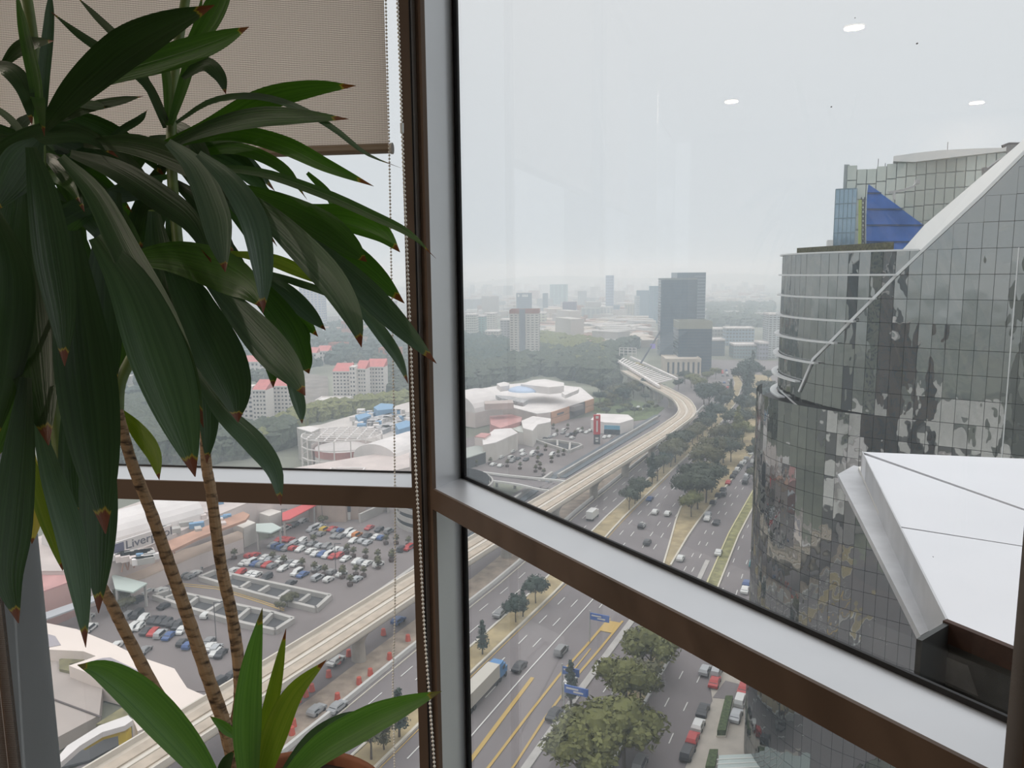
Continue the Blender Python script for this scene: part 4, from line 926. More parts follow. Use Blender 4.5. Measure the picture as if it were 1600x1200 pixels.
for k in range(9):
    a = sp1 + su * (SLn * k / 10) + sn * 3 - st_.location; c = sp1 + su * (SLn * (k + .5) / 10) + sn * 3 - st_.location; d = sp1 + su * (SLn * (k + 1) / 10) + sn * 3 - st_.location
    b.hexa(a + Vector((0, 0, -3.6)), c + Vector((0, 0, -.9)), .25, .25); b.hexa(c + Vector((0, 0, -.9)), d + Vector((0, 0, -3.6)), .25, .25)
b.build('truss', mat('tan_truss', (.50, .30, .23), .8), st_)
roofpoly('shop_row', 'tan flat-roofed shop row along the car park edge', L2, [(570, 560), (830, 470), (1250, 360), (1590, 235), (1600, 300), (1260, 425), (830, 610), (700, 640), (600, 610)], 4.6, roof=TAN, wall=PALEP)
def cube(label, tr, roof, hpx, wall=CR):
    base = P(*tr(*roof[3])); poly = None; h = 14
    for _ in range(30):                               # roof height so that the wall is hpx rows tall
        p = P(*tr(*roof[3]), GZ + h); q = Vector((p.x, p.y, GZ)); d = pxof(q)[1] - pxof(p)[1]; h *= (hpx / d) ** .7
    return roofpoly('entrance_block', label, tr, roof, h, wall=wall, roof=mat('pale_top', (.62, .58, .53), .8))
cube('white blocky entrance tower with a mint canopy nearer the stems', L1, [(120, 195), (215, 152), (296, 182), (200, 226)], 31)
cube('white blocky entrance tower next to the red awning', L1, [(325, 108), (415, 74), (500, 95), (405, 132)], 28)
cube('small white block among tan roofs above the mint canopy', L2, [(690, 520), (770, 450), (900, 470), (780, 535)], 18)
roofpoly('mint_canopy', 'mint canopy between the two white entrance towers', L1, [(300, 190), (430, 185), (500, 222), (415, 262), (300, 250)], 6, roof=SAGE, wall=DARKC, cat='canopy')
roofpoly('mint_canopy', 'mint canopy on posts behind the middle stem', L2, [(570, 585), (690, 612), (850, 655), (740, 725), (600, 700)], 6, roof=SAGE, wall=DARKC, cat='canopy')
roofpoly('red_awning', 'long bright red awning at the far end of the car park', L1, [(505, 105), (745, 10), (770, 45), (560, 155), (505, 165)], 6, roof=mat('awning_red', (.55, .07, .07), .6), wall=DARKC, cat='awning')
pxb('brown_hall', 'tan windowless hall with two dark posters facing the car park', 483, 541, 770, 816, 30, wall=mat('tan_wall', (.38, .29, .24), .85, noise_s=.3, noise_a=.08))
o = pxb('brown_hall', 'short tan return wall of the hall beside the curved garage', 541, 560, 775, 812, 20, wall=mat('tan_wall', (0, 0, 0)))
ph = empty('poster', P(529, 812), label='pair of dark upright posters on the tan hall', cat='poster', group='posters on the hall')
ph.location += Vector((0, -.8, 0))
for x in (529, 541):
    q = P(x, 812) - ph.location + Vector((0, -.4, 0)); b = MB(); b.box((q.x, q.y, 5.4), (3.4, .2, 5.2)); b.build('dark_panel', WIN, ph); b = MB(); b.box((q.x, q.y, 1.3), (3.0, .2, 2.6)); b.build('pale_panel', WHITE, ph)
# curved garage
gc = P(622, 828); o = empty('curved_garage', gc, label='curved pale multi-storey garage front with dark floors beside the corner post', cat='garage')
for k in range(5):
    b = MB(); b.lathe([(16, k * 2.9), (16, k * 2.9 + 1.5), (15.5, k * 2.9 + 1.5), (15.5, k * 2.9)], (14, 10, 0), 40); b.build('floor_band', CONC2, o)
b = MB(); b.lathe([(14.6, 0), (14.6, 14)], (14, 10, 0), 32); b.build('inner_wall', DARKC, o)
b = MB()
wallline(b, [P(*L1(*q)) for q in ((1110, 185), (1330, 85), (1335, 110))], .8, 3, closed=False); b.v = [tuple(Vector(v) - o.location) for v in b.v]; b.build('ramp_wall', CONC2, o)
b = MB(); random.seed(17)
for k in range(46):
    q = P(*L2(random.uniform(950, 1500), random.uniform(30, 260)), GZ + 10) - st_.location if k < 22 else P(*L2(random.uniform(600, 900), random.uniform(430, 500)), GZ + 10) - st_.location
    b.box((q.x, q.y, 10.5), (random.uniform(1, 4), random.uniform(1, 3), 1.5), random.choice([WROOF, CONC2, CY, PALEP]), .5)
b.build('roof_equipment', None, st_, kind='stuff')
b = MB(); q0, q1 = P(*L2(860, 640)), P(*L2(1560, 350)); b.hexa(q0 - st_.location + Vector((0, 0, 1.6)), q1 - st_.location + Vector((0, 0, 1.6)), 1.2, 2.6); b.build('shopfront_shade', WIN, st_)  # dark band painted in where shade lies below the shop row front
# pink-roofed hall and plaza at the lower left
roofpoly('pink_hall', 'pink roofed hall beside the silver window post', L2, [(-80, 560), (10, 495), (60, 470), (330, 505), (350, 600), (200, 660), (-80, 760)], 9, roof=PINK, wall=mat('salmon_wall', (.50, .30, .27), .85))
roofpoly('walkway_roof', 'pale grey covered walkway below the pink roofed hall', L2, [(-80, 930), (380, 770), (560, 700), (580, 730), (400, 810), (-80, 985)], 5, cat='roof', roof=mat('zinc_roof', (.40, .41, .43), .7), wall=DARKC)
PLZ = mat('ivory_deck', (.70, .61, .55), .8, noise_s=.05, noise_a=.06)
pz = empty('plaza_deck', P(100, 1020), label='swooping ivory plaza deck with grey and grassy patches at the lower left', cat='plaza')
def pzp(pts, z, th, name, m): b = MB(); b.prism([tuple(P(*B4(*q), GZ + z) - pz.location)[:2] for q in pts], z - th, z); return b.build(name, m, pz)
pzp([(100, 240), (300, 295), (480, 332), (700, 420), (800, 470), (920, 520), (1090, 578), (1130, 640), (1170, 700), (1275, 745), (1110, 850), (1010, 910), (860, 970), (820, 870), (870, 780), (830, 690), (720, 650), (560, 610), (430, 560), (550, 520), (600, 500), (520, 470), (310, 460), (100, 430)], 5, 4.9, 'deck', PLZ)
pzp([(490, 555), (640, 512), (690, 508), (865, 590), (850, 658), (700, 622)], 5.12, .1, 'grey_patch', mat('lilac_grey', (.34, .31, .33), .85)); pzp([(100, 350), (300, 362), (345, 375), (380, 430), (300, 445), (100, 440)], 5.12, .1, 'grey_patch', mat('lilac_grey', (0, 0, 0)))
OLV = mat('olive_lawn', (.19, .17, .085), .95, noise_s=.5, noise_a=.3)
pzp([(370, 520), (480, 487), (600, 500), (540, 520), (430, 550), (540, 600), (560, 620), (370, 580)], 3.2, 3.1, 'lawn', OLV); pzp([(600, 925), (760, 822), (800, 862), (800, 880), (640, 925)], 3.2, 3.1, 'lawn', OLV); pzp([(720, 655), (830, 690), (870, 780), (850, 770), (800, 700)], 4.2, 1, 'lawn', mat('dry_shrub', (.22, .16, .10), .95))
pzp([(100, 460), (310, 462), (370, 480), (370, 580), (550, 615), (640, 700), (620, 870), (300, 1040), (100, 1140)], 2.6, 2.5, 'drive', mat('warm_paving', (.36, .31, .28), .85, noise_s=.08, noise_a=.12))
pzp([(330, 1170), (420, 1060), (620, 935), (700, 905), (800, 870), (830, 900), (780, 935), (640, 975), (500, 1060), (385, 1160)], 6.5, .9, 'ramp_roof', WROOF)
b = MB(); pzp([(500, 1070), (640, 990), (770, 955), (770, 1040), (560, 1150), (385, 1195)], .4, .3, 'ramp_mouth_shade', DARKC); q0, q1, q2 = P(*B4(520, 1066), GZ + 5.0), P(*B4(640, 998), GZ + 5.0), P(*B4(778, 962), GZ + 5.0)  # dark patch laid in for the shade under the ramp roof
for a, c in ((q0, q1), (q1, q2)): b.hexa(a - pz.location, c - pz.location, .9, 1.0)
b.hexa(q2 - pz.location, Vector((q2.x, q2.y, GZ)) - pz.location, 1.5, 1.5, up=Vector((0, 1, 0))); b.build('yellow_portal', mat('bright_yellow', (.72, .52, .03), .6), pz)
b = MB(); b.hexa(P(*B4(320, 765), GZ + 2.75) - pz.location, P(*B4(630, 880), GZ + 2.75) - pz.location, .35, .1); b.build('drain_line', mat('dark_brown_line', (.09, .07, .065), .8), pz)
# --- upper left pane: apartment slabs, warehouse, lattice
REDR = mat('red_tile_roof', (.50, .16, .15), .8, noise_s=.3, noise_a=.1)
FW = mat('white_render', (.66, .62, .59), .8)
def flats(label, blocks):
    o = None
    for x0, x1, yt, yb, nx, nz, dep, gable in blocks:
        p1, p2 = P(x0, yb), P(x1, yb); h = ztop((p1 + p2) / 2, yt) - GZ
        if o is None: o = empty('apartment_block', p1, label=label, cat='apartment block')
        u = (p2 - p1).normalized(); n = Vector((u.y, -u.x, 0)); n = -n if n.dot(EYE - p1) < 0 else n
        b = MB(); b.prism([tuple(v - o.location)[:2] for v in (p1, p2, p2 - n * dep, p1 - n * dep)], -2, h); b.build('wall', FW, o)
        if gable:
            b = MB(); r = [p1, p2, p2 - n * dep, p1 - n * dep]; rp2 = [v - o.location + Vector((0, 0, h + (0.4 if i < 2 else 4.5))) for i, v in enumerate(r)]; b.face(rp2); b.face([rp2[1], rp2[2], rp2[2] - Vector((0, 0, 4.5)), rp2[1] - Vector((0, 0, .4))]); b.face([rp2[3], rp2[0], rp2[0] - Vector((0, 0, .4)), rp2[3] - Vector((0, 0, 4.5))]); b.face([v + Vector((0, 0, -.3)) for v in rp2][::-1]); b.build('tiled_roof', REDR, o)
            b = MB(); b.hexa(p1 + n * .3 - o.location + Vector((0, 0, h)), p2 + n * .3 - o.location + Vector((0, 0, h)), .6, .6); b.build('eaves', WHITE, o)
        b = MB()
        for i in range(nx):
            for j in range(nz):
                v = p1.lerp(p2, (i + .5) / nx) + n * .05 - o.location; w = (p2 - p1).length / nx * (.55 if i % 2 else .4); z = h * (j + .5) / nz; v = Vector((v.x, v.y, z)); b.hexa(v - u * w / 2, v + u * w / 2, .2, h / nz * .42)
        b.build('window', WIN, o, kind='stuff')
    return o
def Z4(x, y): return 330 + x / 4.8, 420 + y / 4.8
flats('white apartment block with red roofs standing alone near the blinds chain', [(Z4(917, 0)[0], Z4(1045, 0)[0], 581, 624, 5, 8, 12, 1), (Z4(1045, 0)[0], Z4(1087, 0)[0], 573, 627, 2, 8, 8, 0), (Z4(1087, 0)[0], Z4(1165, 0)[0], 577, 625, 4, 8, 12, 1), (Z4(1165, 0)[0], Z4(1300, 0)[0], 574, 619, 6, 8, 12, 1)])
flats('white apartment block with red roofs half hidden by hanging leaf tips', [(Z4(190, 0)[0], Z4(250, 0)[0], 615, 655, 3, 8, 10, 1), (Z4(250, 0)[0], Z4(320, 0)[0], 604, 660, 2, 8, 8, 0), (Z4(320, 0)[0], Z4(420, 0)[0], 610, 661, 4, 8, 12, 1), (Z4(420, 0)[0], Z4(610, 0)[0], 604, 652, 7, 8, 12, 1)])
flats('low white flats with faded red roofs above the second apartment block', [(362, 405, 566, 588, 7, 3, 10, 1), (405, 420, 568, 588, 2, 3, 10, 0)])
flats('three-storey white flats with faded roofs near the hanging leaf', [(474, 495, 552, 572, 4, 3, 10, 1), (495, 514, 549, 568, 4, 3, 10, 1)])
pxb('white_hall', 'small white hall at the foot of the rock slope', 493, 540, 627, 642, 14, wall=FW, nx=6, nz=2)
pxb('residential_tower', 'pale tower with a blue glazed stripe and pink edge in the haze', 470, 504, 447, 515, 20, wall=col('pale_tower', 175, 172, 176), nx=6, nz=18, wm=col('blue_glaze', 95, 120, 155), side=3)
pxb('maroon_block', 'dark maroon office block far behind the hanging leaves', 578, 615, 470, 512, 24, wall=col('maroon', 105, 80, 88), nx=9, nz=8)
for i, (x0, x1, yt, yb, lb) in enumerate(((534, 552, 503, 530, 'orange house high on the hazy slope'), (514, 540, 537, 552, 'terracotta villa below the striped leaf tip'), (592, 625, 545, 562, 'terracotta house beside the bead chain'), (440, 466, 520, 535, 'beige hillside house between leaves'), (385, 410, 500, 515, 'small pinkish house in the gap of the leaves'))):
    pxb('hillside_house', lb, x0, x1, yt, yb, 12, wall=col('terra%d' % (i % 2), *((165, 105, 85) if i < 3 else (180, 165, 150))), roof=col('terra_roof', 160, 100, 85), nx=4, nz=2)
wh = roofpoly('warehouse', 'big pale flat-roofed warehouse above the transom', A4, [(255, 270), (400, 255), (640, 185), (660, 195), (1000, 100), (1000, 330), (760, 370), (640, 340), (420, 330), (350, 380), (290, 300)], 9, wall=PALEP, roof=mat('beige_roof', (.50, .46, .43), .85, noise_s=.1, noise_a=.1))
for k, (pts, z, m) in enumerate((([(735, 145), (780, 120), (860, 125), (850, 155), (760, 165)], 13, CY), ([(620, 195), (690, 180), (720, 195), (640, 225)], 12, CY), ([(870, 250), (940, 225), (965, 240), (960, 265), (890, 285)], 13, CY), ([(690, 215), (840, 180), (860, 200), (700, 245)], 11, mat('roof_plant_grey', (0, 0, 0))), ([(740, 265), (900, 215), (920, 235), (790, 290)], 11, mat('roof_plant_grey', (0, 0, 0))), ([(840, 330), (1000, 270), (1000, 290), (850, 350)], 10, CY))):
    onto(wh, A4, pts, z, z - 9, 'roof_unit', m)
b = MB(); random.seed(3)
for k in range(60):
    q = P(*A4(random.uniform(600, 960), random.uniform(180, 300)), GZ + 9) - wh.location; b.box((q.x, q.y, 10), (random.uniform(1, 4), random.uniform(1, 4), 2), random.choice([CY, WROOF, CONC2, WROOF]))
b.build('roof_equipment', None, wh, kind='stuff')
roofpoly('square_block', 'grey square block with a pink band at the end of the warehouse', A4, [(258, 275), (330, 262), (400, 275), (345, 300)], 14, wall=CONC2)
barrel('vaulted_roof', 'white vaulted roof beside the brown corner post', P(*A4(745, 470), GZ + 8), P(*A4(1010, 380), GZ + 8), 11, WROOF, 6)
# white lattice around a round brick-banded drum
lc = P(*A4(545, 500)); o = empty('lattice_pavilion', lc, label='white open lattice frame around a red banded drum above the transom', cat='pavilion')
b = MB()
rr = 17
cs = [(rr * math.cos(a), rr * .9 * math.sin(a)) for a in np.linspace(0, 2 * PI, 17)[:-1]]
for i, (x, y) in enumerate(cs):
    x2, y2 = cs[(i + 1) % 16]; b.hexa(Vector((x, y, 0)), Vector((x, y, 13)), .45, .45, up=Vector((0, 1, 0)))
    for z in (4.5, 9, 13): b.hexa(Vector((x, y, z)), Vector((x2, y2, z)), .4, .4)
for k in range(-3, 4):
    w = math.sqrt(max(0, 1 - (k / 4) ** 2)); b.hexa(Vector((k * rr / 4, -rr * .9 * w, 13)), Vector((k * rr / 4, rr * .9 * w, 13)), .45, .4); b.hexa(Vector((-rr * w, k * rr * .9 / 4, 13)), Vector((rr * w, k * rr * .9 / 4, 13)), .45, .4)
b.build('lattice_frame', WROOF, o)
b = MB(); b.lathe([(11.5, 0), (11.5, 4.5)], (0, 0, 0), 24, WROOF); b.lathe([(11.6, 4.5), (11.6, 7.5)], (0, 0, 0), 24, PINK); b.lathe([(11.5, 7.5), (0.01, 7.6)], (0, 0, 0), 24, WROOF); b.build('drum', None, o)
# --- sidewalk garden at the foot of the mirrored tower
def C3(x, y): return (920 + x / 3, 800 + y / 3)
flat('sidewalk', ppoly(C3, [(560, 740), (640, 740), (900, 860), (900, 1400), (380, 1400), (470, 1150), (560, 930), (580, 885)], GZ + .15), GZ + .15, mat('pale_paving', (.40, .36, .31), .85, noise_s=.4, noise_a=.1), kind='structure', label='pale paved forecourt of the mirrored tower', cat='sidewalk')
flat('forecourt_drive', ppoly(C3, [(640, 790), (760, 820), (760, 900), (690, 880), (580, 870)], GZ + .2), GZ + .2, ASPH, kind='structure', label='small asphalt drive into the forecourt', cat='driveway')
HED = mat('hedge_green', (.06, .085, .03), .95, noise_s=2, noise_a=.5)
for lb, pts in (('long clipped hedge box in the forecourt', [(640, 895), (675, 895), (640, 1060), (600, 1060)]), ('second clipped hedge box at the very bottom', [(565, 1150), (605, 1150), (590, 1230), (545, 1230)])):
    o = empty('hedge', P(*C3(*pts[0])), label=lb, cat='hedge'); b = MB(); b.prism([tuple(P(*C3(*q)) - o.location)[:2] for q in pts], .1, 1.5); b.build('greenery', HED, o)
    b = MB(); wallline(b, [P(*C3(*q)) for q in pts], .3, .5); b.v = [tuple(Vector(v) - o.location) for v in b.v]; b.build('planter_wall', KB, o)
gh = empty('glass_canopy', P(*C3(610, 1160)), label='small sage glass canopy roof at the foot of the mirrored tower', cat='canopy')
b = MB(); b.prism([tuple(P(*C3(*q), GZ + 3.5) - gh.location)[:2] for q in ((610, 1140), (830, 1130), (830, 1400), (580, 1400))], 3.2, 3.5); b.build('roof_sheet', mat('sage_glass', (.38, .44, .42), .3), gh)
b = MB(); 
for k in range(5): b.hexa(P(*C3(600, 1160 + k * 22), GZ + 3.55) - gh.location, P(*C3(800, 1150 + k * 22), GZ + 3.55) - gh.location, .12, .12)
b.build('rib', WHITE, gh)
# --- plates and towers behind the viewer, seen in the mirrored facade
random.seed(11)
for i, (x, y, w, d, h, c) in enumerate(((-95, 40, 46, 26, 14, 0), (-120, -20, 60, 34, 18, 0), (-60, -80, 50, 40, 12, 0), (-170, -90, 50, 40, 55, 1), (-230, 20, 30, 30, 95, 2), (-260, -70, 34, 30, 70, 1), (-330, -160, 40, 34, 105, 3), (-150, -190, 36, 30, 88, 2), (-90, -230, 40, 30, 98, 1), (-420, -60, 50, 36, 90, 1), (-330, 90, 36, 30, 82, 3), (-480, 60, 44, 36, 100, 2), (-200, -320, 60, 40, 110, 3), (-560, -220, 60, 40, 96, 1))):
    m_ = (WROOF, col('brown_tower', 105, 88, 78), col('sage_tower', 130, 132, 118), col('dark_tower', 70, 68, 66))[c]
    bld('mirrored_building', ('low white hall', 'brown tower', 'sage tower', 'dark tower')[c] + ' standing behind the viewer, the %s from the office tower, seen only mirrored' % nth(i), (x - w / 2, y + d / 2), (x + w / 2, y + d / 2), -d, h, wall=m_, nx=8 if h > 30 else 0, nz=int(h / 5), ww=.5, wh=.45, side=6)
# ================================================================== cars
CC = {'w': ('white', (.62, .62, .60)), 'k': ('dark', (.035, .036, .04)), 'g': ('grey', (.22, .22, .22)), 'r': ('red', (.42, .035, .03)), 'b': ('blue', (.05, .10, .25)), 'y': ('yellow', (.55, .38, .03)), 'o': ('orange', (.55, .20, .05)), 'c': ('turquoise', (.10, .33, .36)), 's': ('silver', (.40, .41, .42))}
TYRE = mat('tyre_black', (.02, .02, .02), .8); CGL = mat('car_glass', (.03, .035, .04), .15)
def car_shape(kind):
    L, Wd = (4.4, 1.8)
    prof = {'sedan': ([(-2.2, .35), (-2.2, .85), (-1.5, .95), (-.9, 1.4), (.5, 1.4), (1.1, .95), (2.1, .8), (2.2, .35)], (-1.45, -.85, .5, 1.05)),
            'hatchback': ([(-1.9, .35), (-1.95, .95), (-1.6, 1.45), (.4, 1.45), (1.0, .98), (1.85, .82), (1.9, .35)], (-1.8, -1.55, .38, .95)),
            'van': ([(-2.3, .4), (-2.35, 1.05), (-2.1, 1.75), (.6, 1.75), (1.3, 1.1), (2.2, .98), (2.3, .4)], (-2.25, -2.05, .55, 1.2))}[kind]
    pf, g = prof; w = Wd / 2; top = max(z for _, z in pf)
    body = MB(); n = len(pf)
    body.v = [(x, (-w if z < 1.0 else -w * .82), z) for x, z in pf] + [(x, (w if z < 1.0 else w * .82), z) for x, z in pf]
    body.f = [tuple(range(n)), tuple(range(2 * n - 1, n - 1, -1))] + [(i, i + n, (i + 1) % n + n, (i + 1) % n) for i in range(n)]; body.m = [0] * len(body.f)
    gl_ = MB(); z0 = .97; z1 = top - .1
    for s in (-1, 1):
        q = [(g[0] + .15, s * (w + .0), z0), (g[3] - .15, s * (w + .0), z0), (g[2], s * (w * .82 + .03), z1), (g[1] + .05, s * (w * .82 + .03), z1)]; gl_.face(q if s < 0 else q[::-1])
    e = .04
    gl_.face([(g[3] + e, -w * .85, z0), (g[3] + e, w * .85, z0), (g[2] + .05, w * .7, top - .06), (g[2] + .05, -w * .7, top - .06)])
    gl_.face([(g[0] - e, w * .85, z0), (g[0] - e, -w * .85, z0), (g[1] - .06, -w * .7, top - .06), (g[1] - .06, w * .7, top - .06)])
    wh_ = MB(); x = abs(pf[0][0]) - .8
    for sx_ in (-x, x):
        for sy in (-w + .05, w - .05):
            i = len(wh_.v)
            for yy in (-.11, .11):
                for k in range(8): wh_.v.append((sx_ + .33 * math.cos(k * PI / 4), sy + yy, .33 + .33 * math.sin(k * PI / 4)))
            wh_.f += [tuple(range(i, i + 8)), tuple(range(i + 15, i + 7, -1))] + [(i + k, i + (k + 1) % 8, i + 8 + (k + 1) % 8, i + 8 + k) for k in range(8)]; wh_.m += [0] * 10
    return body, gl_, wh_
_cm = {}
def car_meshes(kind, c):
    if (kind, c) not in _cm:
        m_ = mat('car_paint_' + CC[c][0], CC[c][1], .35, .1); bd, g_, w_ = car_shape(kind)
        a = bd.mesh('body'); a.materials.append(m_)
        if ('g', kind) not in _cm:
            x = g_.mesh('car_windows'); x.materials.append(CGL); y = w_.mesh('wheels'); y.materials.append(TYRE); _cm[('g', kind)] = (x, y)
        full = MB()
        for q, mm_ in ((bd, m_), (g_, CGL), (w_, TYRE)):
            i = len(full.v); full.v += q.v; full.f += [tuple(i + k for k in f) for f in q.f]; full.m += [full.mi(mm_)] * len(q.f)
        _cm[(kind, c)] = (a, *_cm[('g', kind)], full.mesh('car'))
    return _cm[(kind, c)]
KINDS_ = ('sedan', 'hatchback', 'sedan', 'van', 'hatchback')
def cars(lst, tr, where, group, parts=False, face='lane', z=GZ + .06):
    rr_ = random.Random(len(lst)); out = []
    for x, y, c in lst:
        p = P(*tr(x, y), z + .5); p.z = z; out.append((p.length, p, c))
    out.sort(key=lambda q: q[0]); seen = {}
    for d, p, c in out:
        if c == 'w' and rr_.random() < .22: c = 's'
        k = rr_.choice(KINDS_); _, n, t = refat(p.y)
        hd = math.atan2(t.y, t.x) + (PI if rr_.random() < .5 and face == 'lot' else 0) + rr_.gauss(0, .04 if face == 'lot' else .02)
        if face == 'lot' and p.x < -60 and p.y < 175: hd += .35
        key = (c, k); i = seen.get(key, 0); seen[key] = i + 1
        lab = '%s %s %s, the %s nearest of its kind to the office' % (CC[c][0], k, where, nth(i))
        if len(lab.split()) > 16: lab = '%s %s %s, %s nearest of its kind' % (CC[c][0], k, where, nth(i))
        bm, gm, wm_, fm = car_meshes(k, c)
        if parts:
            o = empty('car', p, hd, label=lab, cat='car', group=group); link('body', bm, o); link('car_windows', gm, o); link('wheels', wm_, o)
        else: o = link('car', fm, loc=p, rz=hd, label=lab, cat='car', group=group)
        if face == 'lot': o.scale = (.87, .9, .87)
cars([(550, 215, 'r'), (600, 200, 'k'), (660, 170, 'w'), (530, 228, 'w'), (735, 235, 'w'), (765, 220, 'w'), (805, 212, 'w'), (835, 238, 'y'), (895, 232, 'r'), (950, 245, 'b'), (760, 268, 'g'), (810, 270, 'g'), (915, 288, 'g'), (965, 288, 'g'), (1022, 258, 'w'), (1050, 278, 'w'), (1088, 280, 'o'), (1060, 325, 'w'), (1168, 285, 'k'), (1130, 325, 'w'), (1172, 338, 'w'), (1240, 293, 'w'), (1282, 300, 'b'), (1185, 222, 'r'), (1262, 238, 'k'), (1338, 250, 'g'), (920, 250, 'g'),
      (480, 318, 'r'), (520, 312, 'r'), (560, 315, 'r'), (590, 345, 'w'), (660, 320, 'w'), (430, 360, 'w'), (465, 368, 'b'), (505, 378, 'b'), (545, 382, 'g'), (590, 382, 'r'), (645, 392, 'w'), (670, 352, 'g'), (740, 345, 'g'), (800, 362, 'w'), (850, 365, 'g'), (895, 385, 'g'), (730, 402, 'w'), (770, 425, 'w'), (815, 430, 'b'), (860, 438, 'w'), (905, 445, 'r'), (940, 390, 'w'), (985, 395, 'w'), (945, 440, 'r'), (1000, 465, 'w'), (1085, 488, 'w'), (1125, 490, 'w'), (1170, 500, 'w'), (1255, 510, 'w'), (1440, 390, 'k'), (1492, 382, 'r'),
      (210, 495, 'w'), (258, 495, 'w'), (250, 440, 'r'), (292, 435, 'r'), (300, 502, 'b'), (342, 507, 'g'), (385, 514, 'r'), (430, 520, 'g'), (370, 455, 'w'), (410, 470, 'w'), (452, 472, 'g'), (495, 477, 'w'), (570, 494, 'g'), (612, 502, 'w'), (510, 542, 'w'), (135, 555, 'w'), (180, 570, 'r'), (260, 582, 'w'), (300, 590, 'w'), (380, 612, 'k'), (620, 575, 'w'), (665, 588, 'b'), (770, 547, 'g'), (890, 567, 'g'), (780, 614, 'w'), (868, 625, 'w'), (968, 582, 'w'), (1092, 622, 'w'), (570, 655, 'k')],
     L1, 'in the big car park', 'cars in the big car park', face='lot')
cars([(1235, 535, 'w'), (1290, 515, 'w'), (1340, 490, 'w'), (1130, 592, 'g'), (1190, 600, 'g'), (1230, 575, 'w'), (850, 715, 'w'), (930, 668, 'w'), (965, 710, 'w'), (790, 785, 'k'), (990, 832, 'k'), (1310, 905, 'w'), (820, 930, 'w'), (900, 942, 'k'), (950, 952, 'k'), (1000, 962, 'k'), (1048, 975, 'k'), (1090, 992, 'k'), (780, 998, 'w'), (735, 1010, 'w'), (710, 905, 'g'), (770, 902, 'k'), (850, 1030, 'k'), (897, 1042, 'r'), (955, 1055, 'w'), (1020, 1068, 'b'), (1120, 1022, 'w'), (380, 922, 'w'), (405, 1005, 'w'), (1125, 1120, 'k'), (1172, 1142, 'b'), (620, 1138, 'w'), (1340, 1152, 'w'), (1390, 1172, 'w'), (1385, 1200, 'w'), (1425, 1205, 'k'), (1330, 1112, 'g'), (830, 1180, 'g'), (1430, 1420, 'k'), (1500, 1385, 'k')],
     L2, 'by the ivory plaza', 'cars between the plaza and the light wells', face='lot')
cars([(290, 735, 'w'), (335, 742, 'w'), (350, 700, 'w'), (385, 692, 'g'), (420, 748, 'w'), (425, 697, 'w'), (475, 752, 'k'), (510, 692, 'w'), (522, 718, 'w'), (542, 762, 'k'), (600, 702, 'w'), (597, 722, 'w'), (660, 722, 'k'), (760, 722, 'w'), (270, 802, 'w'), (330, 812, 'w'), (430, 775, 'g'), (545, 582, 'w'), (740, 572, 'w'), (780, 560, 'w'), (860, 520, 'w'), (890, 562, 'g'), (930, 582, 'w'), (985, 512, 'w'), (1005, 527, 'w'), (1050, 535, 'w'), (1080, 520, 'w'), (1200, 575, 'w'), (1240, 570, 'w'), (850, 542, 'g'), (925, 547, 'k'), (700, 590, 'k'), (960, 540, 'k'), (1420, 322, 'w'), (1480, 325, 'w'), (1510, 345, 'w')],
     R5, 'before the orange clad mall', 'cars before the orange clad mall', face='lot')
def R6(x, y): return 960 + x / 5.333, 600 + y / 5.333
cars([(1205, 512, 'w'), (1170, 542, 'w'), (1140, 578, 'w'), (1100, 622, 'w'), (1083, 648, 'w'), (1063, 668, 'w'), (1045, 692, 'k'), (1025, 718, 'w'), (1005, 742, 'k'), (985, 772, 'k'), (950, 820, 'r'), (905, 880, 'k'), (908, 918, 'k'), (865, 928, 'k'), (822, 988, 'k')], R6, 'queued along the tree median', 'cars queued along the tree median', True)
cars([(1155, 648, 'w'), (1125, 695, 'k'), (1103, 775, 'w'), (1090, 818, 'k'), (780, 1085, 's'), (775, 1120, 'w'), (850, 1152, 'k')] + [((x + 600 - 0) / 3 * 0 + x, y, c) for x, y, c in ()], R6, 'driving on the side road', 'cars on the side road', True)
cars([(430, 217, 'w'), (608, 190, 'w'), (770, 243, 'c'), (740, 335, 'b'), (732, 365, 'w')], C3, 'on the road by the grass island', 'cars on the road by the grass island', True)
cars([(545, 743, 's'), (598, 752, 'w'), (590, 797, 'r'), (710, 885, 'w'), (725, 828, 'r'), (535, 930, 'k'), (513, 1000, 'w'), (487, 1063, 'r'), (463, 1130, 'k'), (240, 1180, 'g'), (690, 955, 's')], C3, 'parked by the pale forecourt', 'cars parked by the forecourt', True)
cars([(295, 957, 'b'), (340, 1067, 'w'), (445, 1080, 'w'), (230, 1180, 'w'), (565, 852, 'w'), (580, 797, 'w'), (790, 514, 'k'), (925, 322, 'k'), (1035, 268, 'w'), (1095, 252, 'w'), (1240, 20, 'w')], R6, 'on the main carriageway', 'cars on the main carriageway', True)
def D3(x, y): return 720 + x / 3, 800 + y / 3
cars([(182, 475, 'g'), (275, 725, 'k'), (470, 652, 'g'), (512, 795, 'w'), (437, 948, 'k'), (848, 65, 'k'), (874, 142, 'k')], D3, 'near the yellow exit lanes', 'cars near the yellow exit lanes', True)
def E4(x, y): return 400 + x / 4, 900 + y / 4
cars([(380, 838, 's'), (510, 818, 'w'), (890, 280, 'b'), (500, 530, 'w')], E4, 'on the dirt works strip', 'cars in the works strip', True)
rr_ = random.Random(5); tl_ = []
for k in range(70):
    y = rr_.uniform(430, 640); o = rr_.choice((-12.5, -9, 3, 6.5, 30, 34)); q = ro(o, y); tl_.append((*pxof(Vector((q.x, q.y, GZ))), rr_.choice('wwkgwsrb')))
cars([q for q in tl_ if q[0] < 1215], lambda x, y: (x, y), 'in the dense far traffic', 'cars in the far traffic')
